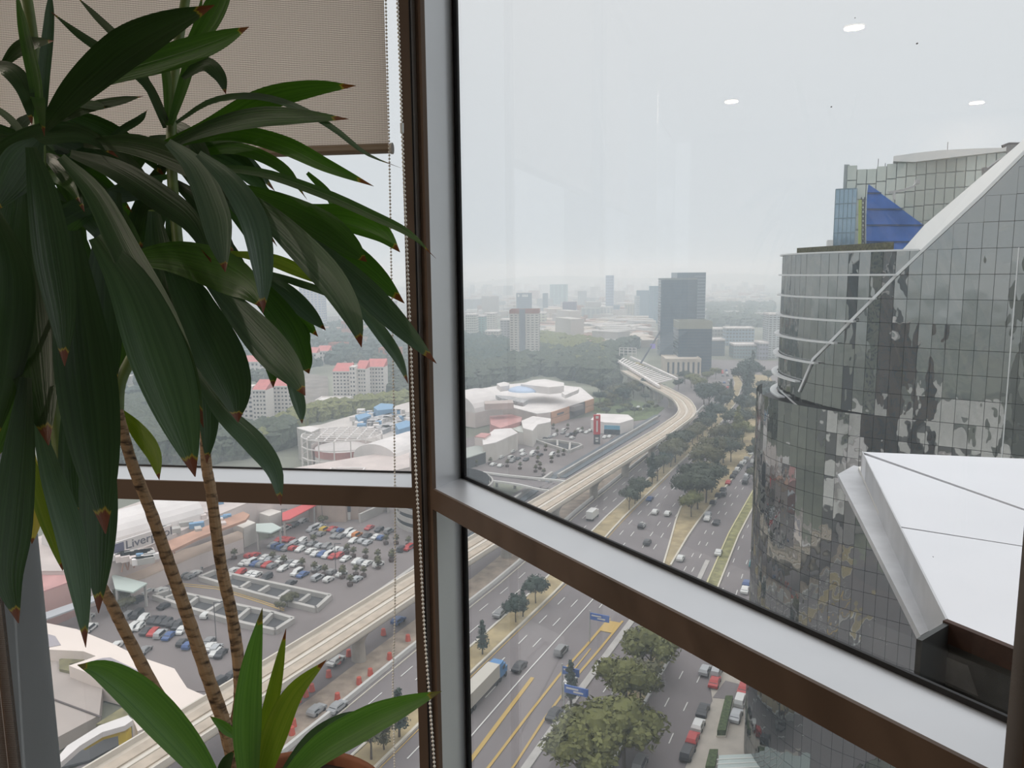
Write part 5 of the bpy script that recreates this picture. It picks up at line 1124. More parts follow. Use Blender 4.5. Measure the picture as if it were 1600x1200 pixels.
# truck
tp = P(*D3(105, 850), GZ); _, n, t = refat(tp.y); hd = math.atan2(t.y, t.x)
o = empty('truck', (tp.x, tp.y, GZ), hd, label='articulated truck with a blue cab and long cream trailer', cat='truck')
b = MB(); b.box((-1.6, 0, 2.55), (12.6, 2.6, 2.8)); b.build('trailer', mat('trailer_cream', (.50, .47, .41), .6), o)
b = MB(); b.prism([(4.9, -1.25), (7.4, -1.25), (7.4, 1.25), (4.9, 1.25)], .8, 3.1); b.prism([(7.4, -1.2), (8.5, -1.1), (8.5, 1.1), (7.4, 1.2)], .8, 2.0); b.build('cab', mat('cab_blue', (.06, .20, .42), .35), o)
b = MB(); b.box((7.45, 0, 2.55), (.1, 2.1, .8)); b.box((6.6, -1.27, 2.5), (1.1, .05, .7)); b.box((6.6, 1.27, 2.5), (1.1, .05, .7)); b.build('windscreen', CGL, o)
b = MB(); b.prism([(5, -1.2), (6.8, -1.1), (6.8, 1.1), (5, 1.2)], 3.1, 3.7); b.build('roof_fairing', mat('cab_blue', (0, 0, 0)), o)
for x in (-7, -5.6, 3.6, 5.2, 7.6):
    for y in (-1.1, 1.1):
        b = MB(); b.tube([(x, y - .15, .5), (x, y + .15, .5)], .5, 10); b.build('wheel', TYRE, o)
tp = P(*C3(18, 30)); o = empty('box_truck', (tp.x, tp.y, GZ), hd, label='small white box truck next to the dry grass strip', cat='truck')
b = MB(); b.box((-1, 0, 2.0), (5, 2.2, 2.4)); b.build('cargo_box', mat('box_white', (.62, .62, .6), .6), o); b = MB(); b.box((2.5, 0, 1.5), (1.8, 2, 1.8)); b.build('cab', mat('box_white', (0, 0, 0)), o)
b = MB()
for x in (-2.5, 2.4):
    for y in (-1, 1): b.tube([(x, y - .15, .42), (x, y + .15, .42)], .42, 8)
b.build('wheels', TYRE, o)
# blue road signs
BS = mat('sign_blue', (.06, .14, .42), .5)
for (x, y, lb, w) in ((540, 838, 'blue direction sign over the exit lane beside the cypress', 4.6), (650, 495, 'blue direction sign lying over the yellow box crossing', 4.4), (515, 748, 'pale blue back sign just behind the cypress sign', 3.4)):
    q = P(*D3(x, y), GZ + 6); _, n, t = refat(q.y); o = empty('road_sign', (q.x, q.y, GZ), math.atan2(n.y, n.x), label=lb, cat='road sign')
    b = MB(); b.box((0, 0, 6), (w, .2, 1.5)); b.build('sign_panel', BS, o); b = MB(); b.box((-w * .15, -.12, 6.25), (w * .5, .05, .3)); b.box((w * .1, -.12, 5.75), (w * .4, .05, .3)); b.build('sign_text_bar', WHITE, o)
    b = MB(); b.tube([(-w / 2, 0, 0), (-w / 2, 0, 7.2)], .15, 8); b.build('post', GS, o)
# orange barrels
bm_ = MB(); bm_.lathe([(.42, 0), (.36, .5), (.3, 1.1), (.01, 1.12)], (0, 0, 0), 8); bme = bm_.mesh('traffic_barrel'); bme.materials.append(mat('barrel_orange', (.60, .10, .06), .6))
bl_ = sorted([P(*E4(x, y)) for x, y in ((650, 445), (640, 452), (580, 500), (515, 545), (455, 630), (835, 520), (715, 620), (645, 675), (510, 775), (225, 990), (312, 752), (350, 718), (265, 788), (950, 405), (797, 368), (235, 940))], key=lambda q: q.length)
for i, q in enumerate(bl_): o = link('traffic_barrel', bme, loc=q, label='orange traffic barrel on the works strip, the %s nearest one' % nth(i), cat='traffic barrel', group='orange barrels on the works strip'); o.scale = (1.5, 1.5, 1.3)
# ================================================================== trees
def leafmat(name, c, var=.5):
    return mat(name, c, .85, noise_s=.8, noise_a=var, spec=.2)
TM = {'dark': leafmat('foliage_dark', (.065, .078, .052)), 'olive': leafmat('foliage_olive', (.115, .112, .06)), 'green': leafmat('foliage_green', (.15, .155, .055)), 'pine': leafmat('foliage_pine', (.05, .072, .058))}
BARK = mat('grey_bark', (.10, .08, .06), .9)
def crown_mesh(seed, blobs, ncard, sz):
    r_ = random.Random(seed); mb = MB()
    for k in range(ncard):
        cx, cy, cz, br, bz = r_.choice(blobs); v = Vector((r_.gauss(0, 1), r_.gauss(0, 1), r_.gauss(0, 1))).normalized(); f = r_.random() ** .35
        p = Vector((cx + v.x * br * f, cy + v.y * br * f, cz + v.z * bz * f)); a = Vector((r_.gauss(0, 1), r_.gauss(0, 1), r_.gauss(0, .6))).normalized(); b_ = a.cross(v + Vector((.01, 0, 0))).normalized(); s = sz * r_.uniform(.6, 1.3)
        mb.face([p - a * s, p + b_ * s * .6, p + a * s, p - b_ * s * .6])
    for cx, cy, cz, br, bz in blobs:                  # inner mass
        i = len(mb.v)
        for z, rr in ((-.7, .4), (0, .66), (.7, .4)):
            for q in range(7): mb.v.append((cx + br * rr * math.cos(q * 2 * PI / 7), cy + br * rr * math.sin(q * 2 * PI / 7), cz + bz * z * .8))
        for j in (0, 7):
            for q in range(7): mb.f.append((i + j + q, i + j + (q + 1) % 7, i + j + 7 + (q + 1) % 7, i + j + 7 + q)); mb.m.append(0)
        mb.f.append(tuple(range(i + 14, i + 21))); mb.m.append(0)
    return mb.mesh('crown')
def blobs(seed, kind):
    r_ = random.Random(seed)
    if kind == 'round': return [(0, 0, .66, .30, .22)] + [(.26 * math.cos(a), .26 * math.sin(a), .6 + r_.uniform(-.08, .12), .2, .16) for a in [k * 1.05 + r_.random() for k in range(6)]]
    if kind == 'tall': return [(r_.uniform(-.04, .04), r_.uniform(-.04, .04), .3 + k * .13, .17 - .022 * k, .11) for k in range(6)]
    if kind == 'pine': return [(0, 0, .25 + k * .12, .20 - .028 * k, .07) for k in range(6)]
    return [(0, 0, .62, .24, .2)]
_tm = {}
def tree_meshes(kind, tone, var):
    key = (kind, tone, var)
    if key not in _tm:
        me = crown_mesh(hash((kind, var)) % 99 if False else var * 13 + len(kind), blobs(var * 7 + len(kind), kind), {'round': 1500, 'tall': 600, 'pine': 500}[kind], .036 if kind == 'round' else .03); me.materials.append(TM[tone])
        if ('t', kind) not in _tm:
            b = MB(); b.tube([(0, 0, 0), (.01, 0, .25), (0, .01, .62)], [.022, .016, .008], 6)
            if kind == 'round':
                for a in (0, 2.1, 4.2): b.tube([(0, 0, .3), (.18 * math.cos(a), .18 * math.sin(a), .55)], [.011, .006], 5)
            t_ = b.mesh('trunk'); t_.materials.append(BARK); _tm[('t', kind)] = t_
        _tm[key] = (me, _tm[('t', kind)])
    return _tm[key]
def plant_trees(lst, where, group):
    it = []
    for x, y, hgt, kind, tone in lst:                 # foot pixel, height in metres
        p = P(x, y, GZ); it.append((p.length, p, hgt, kind, tone))
    it.sort(key=lambda q: q[0]); seen = {}
    for j, (d, p, hgt, kind, tone) in enumerate(it):
        nm = {'round': 'round tree', 'tall': 'tall slim tree', 'pine': 'conifer'}[kind]; tn = {'dark': 'dark', 'olive': 'olive', 'green': 'bright green', 'pine': 'blackish'}[tone]; k = (nm, tn); i = seen.get(k, 0); seen[k] = i + 1
        o = empty('tree', p, random.uniform(0, 6), label='%s %s %s, the %s nearest such one' % (tn, nm, where, nth(i)), cat='tree', group=group)
        a, t_ = tree_meshes(kind, tone, j % 4); o.scale = (hgt * random.uniform(.9, 1.15),) * 2 + (hgt,); link('crown', a, o); link('trunk', t_, o)
random.seed(21)
S1 = [(983, 797, 9, 'round', 'dark'), (992, 788, 9, 'round', 'dark'), (1000, 779, 9, 'round', 'dark'), (1019, 757, 12, 'tall', 'pine'), (1027, 752, 12, 'round', 'dark'), (1037, 740, 10, 'round', 'pine'), (1048, 730, 12, 'round', 'olive'), (1055, 723, 13, 'round', 'olive'), (1063, 713, 13, 'round', 'dark'), (1071, 706, 11, 'round', 'dark'), (1082, 695, 10, 'round', 'olive'), (1090, 688, 11, 'round', 'olive'), (1098, 681, 11, 'round', 'dark'), (1105, 674, 12, 'round', 'pine'), (1112, 668, 13, 'tall', 'pine'), (1118, 661, 13, 'round', 'pine'), (1125, 652, 12, 'tall', 'pine'), (1130, 644, 12, 'round', 'pine'), (1136, 634, 12, 'round', 'dark'), (1142, 622, 12, 'tall', 'pine'),
      (754, 1023, 8.5, 'pine', 'pine'), (806, 973, 7.5, 'round', 'pine'), (817, 964, 8, 'pine', 'pine'), (837, 943, 8.5, 'round', 'pine'), (580, 1187, 10, 'round', 'olive'), (624, 1152, 10, 'pine', 'pine'), (600, 1172, 7, 'pine', 'olive')]
plant_trees(S1, 'on the dry grass strip', 'trees on the dry grass strip')
S2 = [(1080, 808, 10, 'round', 'green'), (1076, 792, 15, 'round', 'dark'), (1090, 796, 15, 'round', 'dark'), (1103, 786, 15, 'round', 'dark'), (1098, 768, 14, 'round', 'olive'), (1088, 776, 14, 'round', 'dark'), (1112, 770, 13, 'round', 'dark'), (1104, 748, 16, 'round', 'olive'), (1118, 745, 15, 'tall', 'dark'), (1114, 728, 15, 'round', 'olive'), (1130, 724, 14, 'round', 'dark'), (1142, 722, 12, 'round', 'olive'), (1126, 705, 15, 'round', 'olive'), (1140, 704, 15, 'round', 'dark'), (1150, 706, 17, 'tall', 'green'), (1152, 696, 18, 'tall', 'green'), (1160, 690, 12, 'round', 'green'), (1150, 678, 15, 'round', 'dark'), (1160, 668, 16, 'tall', 'pine'), (1166, 672, 14, 'round', 'olive'), (1163, 652, 15, 'round', 'pine'), (1172, 655, 14, 'round', 'dark'), (1165, 635, 20, 'tall', 'pine'), (1170, 625, 22, 'tall', 'pine'), (1160, 612, 20, 'round', 'pine'), (1172, 606, 22, 'round', 'pine'), (1168, 595, 20, 'round', 'pine'), (1176, 590, 20, 'tall', 'pine')]
plant_trees(S2, 'in the wide median', 'trees in the wide median')
S3 = [(1016, 1062, 13, 'round', 'green'), (1005, 1045, 9, 'round', 'green'), (978, 1128, 14, 'round', 'green'), (1000, 1105, 10, 'round', 'olive'), (930, 1215, 14, 'round', 'green'), (975, 1200, 14, 'round', 'green'), (905, 1235, 12, 'round', 'green'), (985, 1165, 9, 'round', 'olive'), (1030, 1030, 8, 'round', 'green')]
plant_trees(S3, 'on the strip of green trees', 'green trees beside the side road')
plant_trees([(892, 1107, 9, 'tall', 'pine'), (893, 1100, 7, 'tall', 'pine')], 'by the blue sign', 'dark cypresses at the divider')
S4 = [(1183, 762, 10, 'tall', 'dark'), (1181, 748, 10, 'tall', 'dark'), (1185, 735, 11, 'tall', 'olive'), (1183, 722, 10, 'round', 'dark'), (1188, 712, 10, 'round', 'dark'), (1178, 755, 7, 'round', 'olive'), (1187, 650, 14, 'tall', 'dark'), (1192, 635, 14, 'round', 'pine'), (1196, 620, 13, 'round', 'dark'), (1200, 600, 12, 'round', 'dark')]
plant_trees(S4, 'at the foot of the mirrored tower', 'trees at the foot of the mirrored tower')
S5 = [(1108, 640, 17, 'round', 'pine'), (1100, 632, 16, 'round', 'pine'), (1118, 630, 16, 'round', 'dark'), (1092, 612, 12, 'round', 'green'), (1080, 606, 12, 'round', 'green'), (1105, 600, 11, 'round', 'green'), (1070, 600, 12, 'round', 'dark'), (1118, 592, 10, 'round', 'green'), (1060, 610, 10, 'round', 'dark')]
plant_trees(S5, 'inside the bend of the viaduct', 'trees inside the viaduct bend')
r_ = random.Random(8); S6 = []
for k in range(26): S6.append((r_.uniform(930, 1045), r_.uniform(612, 634), r_.uniform(8, 12), 'round', r_.choice(('pine', 'dark', 'olive'))))
plant_trees(S6, 'behind the red sign tower', 'trees behind the red sign tower')
r_ = random.Random(12)
plant_trees([(*R5(r_.uniform(1130, 1640), r_.uniform(270, 400)), r_.uniform(3.5, 6), 'round', r_.choice(('green', 'olive', 'dark'))) for k in range(30)], 'on the planted lot', 'small trees of the planted lot')
S7 = [(340 + x / 5, 780 + y / 5, h, 'round', 'olive') for x, y, h in ((490, 880, 3), (545, 845, 3.6), (585, 825, 4), (400, 300, 4), (825, 200, 3.5))] + [(60 + x / 5, 780 + y / 5, 5, 'round', 'olive') for x, y in ((660, 860), (690, 900), (640, 830))]
plant_trees(S7, 'at the car park light wells', 'small trees in the big car park')
# potted lollipop shrubs of the car park
pm = MB(); pm.lathe([(.7, 0), (.85, .9), (.75, .9), (.72, .75), (.01, .75)], (0, 0, 0), 8); pme2 = pm.mesh('planter'); pme2.materials.append(mat('planter_brown', (.09, .06, .05), .8))
sm_ = crown_mesh(5, [(0, 0, 2.3, .95, .95)], 60, .35); sm_.materials.append(TM['olive']); stm = MB(); stm.tube([(0, 0, .7), (0, 0, 1.6)], .08, 5); stme = stm.mesh('stem'); stme.materials.append(BARK)
pts = [P(340 + x / 5, 780 + y / 5) for x, y in ((1315, 355), (1395, 355), (1060, 455), (1010, 430), (1155, 465), (1250, 475), (1250, 525), (1362, 470), (1358, 490), (1140, 610), (1080, 600), (835, 600), (755, 575), (975, 620), (975, 600), (1035, 680), (1255, 545), (660, 545), (515, 520), (130, 470), (430, 490), (750, 355), (1490, 370))]
pts += [P(*R5(x, y)) for x, y in ((128, 820), (180, 790), (245, 805), (385, 825), (492, 845), (622, 870), (658, 845), (640, 790), (755, 790), (810, 740), (855, 730), (690, 900), (320, 700), (280, 700), (640, 710), (705, 690), (730, 500), (800, 560), (890, 510), (770, 510), (950, 570), (1010, 540))]
pts.sort(key=lambda q: q.length)
for i, q in enumerate(pts):
    o = empty('potted_shrub', q, label='round shrub in brown planter in a car park, %s nearest one' % nth(i), cat='potted shrub', group='round shrubs in planters of the car parks'); link('planter', pme2, o); link('crown', sm_, o); link('stem', stme, o)
# street lamps of the car park
for i, (x, y, t2) in enumerate(((L1(925, 600) + (480,)), (L1(820, 190) + (95,)), (L2(1390, 1110) + (940,)), (L1(510, 300) + (200,)))):
    p = P(x, y); o = empty('lamp_post', p, label='thin dark car park lamp post, the %s' % ('one before the last car row', 'one at the tan hall', 'one between the plant stems', 'one at the mint canopy')[i], cat='lamp post'); b = MB(); b.tube([(0, 0, 0), (0, 0, 9)], .09, 6); b.build('pole', DS, o); b = MB(); b.box((.8, 0, 9), (1.8, .3, .15)); b.build('lamp_head', DS, o)
q = P(*D3(885, 780)); o = empty('lamp_post', q, label='pale double-armed street lamp among the green trees', cat='lamp post'); b = MB(); b.tube([(0, 0, 0), (0, 0, 14)], .13, 6); b.build('pole', WHITE, o); b = MB(); b.hexa((-2, 0, 13.6), (2.2, .3, 14.2), .3, .2); b.build('lamp_arm', WHITE, o)
# ------------------------------------------------------------------ woods and far districts
def icoblob(mb, p, r, h, rn):
    i = len(mb.v); n = 6
    mb.v += [tuple(p + Vector((r * rn.uniform(.8, 1.15) * math.cos(q * PI / 3 + .3), r * rn.uniform(.8, 1.15) * math.sin(q * PI / 3 + .3), h * .35))) for q in range(n)]
    mb.v += [tuple(p + Vector((r * .75 * rn.uniform(.8, 1.2) * math.cos(q * PI / 3 + .8), r * .75 * math.sin(q * PI / 3 + .8), h * .8))) for q in range(n)]
    mb.v += [tuple(p + Vector((r * .8 * math.cos(q * PI / 3), r * .8 * math.sin(q * PI / 3), -.5))) for q in range(n)] + [tuple(p + Vector((0, 0, h)))]
    for q in range(n):
        e_ = (q + 1) % n; mb.f += [(i + 12 + q, i + 12 + e_, i + e_, i + q), (i + q, i + e_, i + 6 + e_, i + 6 + q), (i + 6 + q, i + 6 + e_, i + 18)]; mb.m += [0, 0, 0]
def inpoly(x, y, pl):
    c = False
    for i in range(len(pl)):
        (x1, y1), (x2, y2) = pl[i], pl[i - 1]
        if (y1 > y) != (y2 > y) and x < (x2 - x1) * (y - y1) / (y2 - y1) + x1: c = not c
    return c
def wood(name, label, pl, n, tone, hr=(7, 13), seed=1, world=False):
    rn = random.Random(seed); mb = MB(); xs_, ys_ = [q[0] for q in pl], [q[1] for q in pl]; k = 0; W_ = [tuple(P(*q))[:2] for q in pl]
    xs_, ys_ = [q[0] for q in W_], [q[1] for q in W_]; t = 0
    while k < n and t < n * 60:
        x, y = rn.uniform(min(xs_), max(xs_)), rn.uniform(min(ys_), max(ys_)); t += 1
        if not inpoly(x, y, W_): continue
        h = rn.uniform(*hr); icoblob(mb, Vector((x, y, GZ - .3)), h * rn.uniform(.4, .62), h, rn); k += 1
    return mb.build(name, TM[tone], kind='stuff', label=label, cat='woods')
wood('woods', 'dark wood between the mall and the cream apartment tower', [(725, 545), (790, 545), (880, 560), (960, 548), (1000, 540), (965, 560), (958, 605), (925, 600), (840, 585), (728, 612)], 1500, 'dark', (7, 15), 1)
wood('woods', 'greener trees right of the cream apartment tower', [(845, 530), (960, 545), (950, 585), (850, 570)], 700, 'green', (7, 13), 2)
wood('woods', 'dark trees below the white flats', [(725, 530), (795, 545), (800, 575), (725, 592)], 500, 'pine', (8, 16), 3)
wood('woods', 'hazy trees behind the slab tower', [(1100, 480), (1210, 478), (1200, 512), (1110, 510)], 900, 'dark', (9, 16), 4)
wood('woods', 'dark hillside trees around the red-roofed blocks', [(200, 640), (340, 600), (356, 682), (400, 688), (470, 672), (440, 700), (330, 725), (140, 725), (80, 700)], 1100, 'dark', (6, 13), 5)
wood('woods', 'trees on the slope right behind the red-roofed blocks', [(360, 566), (520, 558), (640, 545), (640, 572), (606, 568), (515, 566), (466, 578), (462, 600), (420, 596), (360, 600)], 330, 'dark', (5, 9), 15)
wood('woods', 'trees between the blinds chain and the lone apartment block', [(606, 575), (640, 575), (640, 628), (606, 622)], 60, 'dark', (5, 9), 16)
wood('woods', 'trees between the second apartment block and the warehouse', [(430, 672), (500, 650), (600, 634), (640, 632), (640, 640), (540, 650), (480, 664), (450, 698), (400, 705)], 200, 'green', (6, 11), 6)
wood('woods', 'scattered trees of the hazy slope behind the hanging leaves', [(60, 560), (340, 530), (640, 500), (640, 560), (470, 575), (360, 590), (200, 640), (60, 700)], 1100, 'pine', (7, 14), 7)
# rock slope and grey works below the apartment blocks
flat('slope', [P(478, 585), P(512, 590), P(515, 640), P(470, 652), P(450, 640)], GZ + 1.0, mat('grey_earth', (.20, .175, .155), .95, noise_s=.1, noise_a=.3), kind='structure', label='grey bare earth slope between the two apartment blocks', cat='slope')
def district(name, label, zone, n, cols, hs, fs, seed):
    rn = random.Random(seed); mb = MB(); ms_ = [mat('district_%d' % i, c, .85) for i, c in enumerate(cols)]
    W_ = [tuple(P(*q))[:2] for q in zone]; xs_, ys_ = [q[0] for q in W_], [q[1] for q in W_]; k = t = 0
    while k < n and t < n * 80:
        t += 1; x, y = rn.uniform(min(xs_), max(xs_)), rn.uniform(min(ys_), max(ys_))
        if not inpoly(x, y, W_): continue
        q = pxof(Vector((x, y, GZ)))
        if q[0] > 1195 or 1015 < q[0] < 1200 and q[1] > 545: continue
        h = rn.uniform(*hs); w, d = rn.uniform(*fs), rn.uniform(*fs); h = h if rn.random() > .06 else h * 3
        mb.box((x, y, GZ + h / 2), (w, d, h), rn.choice(ms_), rn.uniform(0, 1.5)); k += 1
    return mb.build(name, None, kind='stuff', label=label, cat='houses')
DC = [(.50, .47, .44), (.42, .40, .38), (.36, .24, .19), (.48, .42, .36), (.30, .31, .32), (.58, .56, .54)]
district('houses', 'hazy low houses filling the plain up to the horizon', [(725, 505), (1215, 500), (1215, 445), (725, 446)], 2600, DC, (5, 13), (10, 34), 31)
district('houses', 'terracotta and white roofs between the trees below the skyline', [(840, 500), (1010, 500), (1015, 545), (960, 548), (860, 540), (840, 525)], 150, [(.50, .27, .20), (.58, .55, .52), (.45, .38, .32), (.36, .36, .35)], (5, 10), (14, 45), 32)
district('houses', 'hazy houses on the slope behind the hanging leaves', [(60, 560), (640, 505), (640, 445), (60, 448)], 2200, DC, (5, 14), (10, 34), 33)
district('houses', 'scattered villas among the hillside trees', [(60, 650), (360, 560), (640, 530), (640, 500), (60, 540)], 130, [(.50, .30, .23), (.58, .54, .50), (.45, .40, .36)], (5, 9), (9, 20), 34)
district('houses', 'low sheds and kiosks below the far junction', [(1100, 565), (1190, 560), (1190, 545), (1105, 548)], 22, DC, (4, 8), (8, 22), 35)
# far ridge
rd = MB(); rn = random.Random(9); n_ = 60
for k in range(n_):
    x0, x1 = -4200 + 8400 * k / n_, -4200 + 8400 * (k + 1) / n_
    f = lambda x: 40 + 26 * math.sin(x / 520.) + 18 * math.sin(x / 211. + 1)
    rd.face([(x0, 4300, GZ), (x1, 4300, GZ), (x1, 4700, GZ + f(x1)), (x0, 4700, GZ + f(x0))])
rd.build('hills', TERR, kind='structure', label='low hills fading into the haze', cat='hills')
# ================================================================== potted dragon plant
def leaf_mat(name, c1, c2, transl, tipc=(.13, .038, .02)):
    m = bpy.data.materials.new(name); m.use_nodes = True; nt = m.node_tree; b = nt.nodes['Principled BSDF']
    uv = nt.nodes.new('ShaderNodeUVMap'); sp = nt.nodes.new('ShaderNodeSeparateXYZ'); nt.links.new(uv.outputs[0], sp.inputs[0])
    mp = nt.nodes.new('ShaderNodeMapping'); mp.inputs['Scale'].default_value = (16, .9, 1); nt.links.new(uv.outputs[0], mp.inputs[0])
    oi = nt.nodes.new('ShaderNodeObjectInfo'); n = nt.nodes.new('ShaderNodeTexNoise'); n.noise_dimensions = '4D'; n.inputs['Scale'].default_value = 1.0; n.inputs['Detail'].default_value = 3
    ml = nt.nodes.new('ShaderNodeMath'); ml.operation = 'MULTIPLY'; ml.inputs[1].default_value = 50; nt.links.new(oi.outputs['Random'], ml.inputs[0]); nt.links.new(ml.outputs[0], n.inputs['W'])
    nt.links.new(mp.outputs[0], n.inputs['Vector'])
    r = nt.nodes.new('ShaderNodeValToRGB'); r.color_ramp.elements[0].position = .3; r.color_ramp.elements[1].position = .72; r.color_ramp.elements[0].color = (*c1, 1); r.color_ramp.elements[1].color = (*c2, 1); nt.links.new(n.outputs['Fac'], r.inputs[0])
    # dry tip along v, with a wavy limit and a thin yellow edge
    n2 = nt.nodes.new('ShaderNodeTexNoise'); n2.inputs['Scale'].default_value = 5; nt.links.new(uv.outputs[0], n2.inputs['Vector'])
    a = nt.nodes.new('ShaderNodeMath'); a.operation = 'MULTIPLY_ADD'; a.inputs[1].default_value = .06; nt.links.new(n2.outputs['Fac'], a.inputs[0]); nt.links.new(sp.outputs['Y'], a.inputs[2])
    rt = nt.nodes.new('ShaderNodeValToRGB'); e = rt.color_ramp.elements; rt.color_ramp.interpolation = 'LINEAR'
    e[0].position = .955; e[0].color = (0, 0, 0, 1); e[1].position = .962; e[1].color = (1, 1, 1, 1); nt.links.new(a.outputs[0], rt.inputs[0])
    ry = nt.nodes.new('ShaderNodeValToRGB'); e = ry.color_ramp.elements; e[0].position = .945; e[0].color = (0, 0, 0, 1); e[1].position = .953; e[1].color = (1, 1, 1, 1); nt.links.new(a.outputs[0], ry.inputs[0])
    m1 = nt.nodes.new('ShaderNodeMixRGB'); m1.inputs[2].default_value = (.26, .20, .03, 1); nt.links.new(ry.outputs[0], m1.inputs[0]); nt.links.new(r.outputs[0], m1.inputs[1])
    m2 = nt.nodes.new('ShaderNodeMixRGB'); m2.inputs[2].default_value = (*tipc, 1); nt.links.new(rt.outputs[0], m2.inputs[0]); nt.links.new(m1.outputs[0], m2.inputs[1])
    nt.links.new(m2.outputs[0], b.inputs['Base Color']); b.inputs['Roughness'].default_value = .38; b.inputs['Specular IOR Level'].default_value = .45
    bp = nt.nodes.new('ShaderNodeBump'); bp.inputs['Strength'].default_value = .35; bp.inputs['Distance'].default_value = .002; nt.links.new(n.outputs['Fac'], bp.inputs['Height']); nt.links.new(bp.outputs[0], b.inputs['Normal'])
    t = nt.nodes.new('ShaderNodeBsdfTranslucent'); hs = nt.nodes.new('ShaderNodeMixRGB'); hs.blend_type = 'MULTIPLY'; hs.inputs[0].default_value = 1; hs.inputs[2].default_value = (1.5, 1.9, .35, 1); nt.links.new(m2.outputs[0], hs.inputs[1]); nt.links.new(hs.outputs[0], t.inputs['Color'])
    mx = nt.nodes.new('ShaderNodeMixShader'); mx.inputs[0].default_value = transl; nt.links.new(b.outputs[0], mx.inputs[1]); nt.links.new(t.outputs[0], mx.inputs[2]); nt.links.new(mx.outputs[0], nt.nodes['Material Output'].inputs['Surface'])
    return m
LM = {'d': leaf_mat('leaf_dark', (.018, .042, .016), (.034, .072, .030), .18), 'g': leaf_mat('leaf_green', (.030, .075, .018), (.055, .12, .03), .38),
      's': leaf_mat('leaf_silver_green', (.05, .095, .065), (.08, .135, .095), .16), 'm': leaf_mat('leaf_mid', (.030, .07, .03), (.06, .115, .055), .25), 'y': leaf_mat('leaf_olive', (.10, .15, .02), (.17, .20, .04), .4), 'b': leaf_mat('leaf_yellowing', (.30, .26, .05), (.40, .30, .08), .4),
      'n': leaf_mat('leaf_young', (.06, .14, .04), (.10, .20, .06), .35, (.12, .10, .05))}
potc = PD(448, 1262, 1.13)
plant = empty('potted_plant', (potc.x, potc.y, -.3), label='tall dragon plant with three ringed stems and drooping brown-tipped leaves in a terracotta pot', cat='potted plant')
PL = plant.location.copy()
def leaf(pts, w, m='d', d0=1.15, d1=1.05, roll=0.0, fold=.16, prof='drac', n=16, world=None, wm=None, lift=0.0, name='leaf', label=None):
    if world is None:
        k = len(pts); P3 = [PD(x, y, d0 + (d1 - d0) * i / (k - 1) + lift * math.sin(PI * i / (k - 1))) for i, (x, y) in enumerate(pts)]
        W_ = w / FOC * (d0 + d1) / 2
    else: P3, W_ = world, wm
    c = bez(P3, n); V, F, UV = [], [], []; prev = None
    for i, p in enumerate(c):
        t = (c[min(i + 1, n)] - c[max(i - 1, 0)]).normalized(); u = i / n
        view = (p - EYE).normalized(); s = t.cross(view)
        if s.length < .25 and prev is not None: s = prev.copy()
        s = (s - t * s.dot(t)).normalized()
        if prev is not None and s.dot(prev) < 0: s = -s
        prev = s.copy(); up = s.cross(t)
        rl = roll * (math.sin(u * PI * .8) if abs(roll) < 1.2 else 1); s2 = s * math.cos(rl) + up * math.sin(rl); nrm_ = s2.cross(t).normalized()
        if nrm_.dot(view) > 0: nrm_ = -nrm_
        if prof == 'drac': f = .28 + .72 * math.sin(min(1, u / .52) * PI / 2) ** 1.1 if u < .52 else max(0, 1 - ((u - .52) / .48) ** 1.75)
        elif prof == 'short': f = (.35 + .65 * math.sin(min(1, u / .45) * PI / 2)) * (1 - max(0, (u - .35) / .65) ** 2.0)
        else: f = math.sin(PI * min(.98, .1 + u * .9)) ** .7 * (1 - max(0, (u - .75) / .25) ** 1.6)
        hw = max(W_ / 2 * f, W_ * .008)
        for j, a in enumerate((-1, -.5, 0, .5, 1)):
            V.append(p + s2 * (hw * a) + nrm_ * (hw * fold * (abs(a) * 1.2 - .5)) - PL); UV.append((a * .5 + .5, u))
    for i in range(n):
        for j in range(4): q = i * 5 + j; F.append((q, q + 1, q + 6, q + 5))
    me = bpy.data.meshes.new(name); me.from_pydata([tuple(v) for v in V], [], F); me.materials.append(LM[m])
    ul_ = me.uv_layers.new(name='UVMap'); idx = np.empty(len(me.loops), int); me.loops.foreach_get('vertex_index', idx); ul_.data.foreach_set('uv', np.array(UV)[idx].ravel())
    me.polygons.foreach_set('use_smooth', [True] * len(me.polygons)); return link(name, me, plant, label=label)
# stems
BRK = mat('tan_bark', (.27, .175, .10), .8); nt = BRK.node_tree; _t = nt.nodes.new('ShaderNodeTexCoord'); _n = nt.nodes.new('ShaderNodeTexNoise'); _m = nt.nodes.new('ShaderNodeMapping'); _m.inputs['Scale'].default_value = (45, 45, 150); _n.inputs['Scale'].default_value = 1; _n.inputs['Detail'].default_value = 6
nt.links.new(_t.outputs['Object'], _m.inputs[0]); nt.links.new(_m.outputs[0], _n.inputs['Vector']); _r = nt.nodes.new('ShaderNodeValToRGB'); _r.color_ramp.elements[0].position = .33; _r.color_ramp.elements[0].color = (.035, .018, .009, 1); _r.color_ramp.elements[1].position = .52; _r.color_ramp.elements[1].color = (.30, .195, .11, 1)
nt.links.new(_n.outputs['Fac'], _r.inputs[0]); nt.links.new(_r.outputs[0], nt.nodes['Principled BSDF'].inputs['Base Color']); _b = nt.nodes.new('ShaderNodeBump'); _b.inputs['Strength'].default_value = .6; _b.inputs['Distance'].default_value = .003; nt.links.new(_n.outputs['Fac'], _b.inputs['Height']); nt.links.new(_b.outputs[0], nt.nodes['Principled BSDF'].inputs['Normal'])
GST = mat('green_stem', (.10, .15, .035), .5, noise_s=30, noise_a=.2)
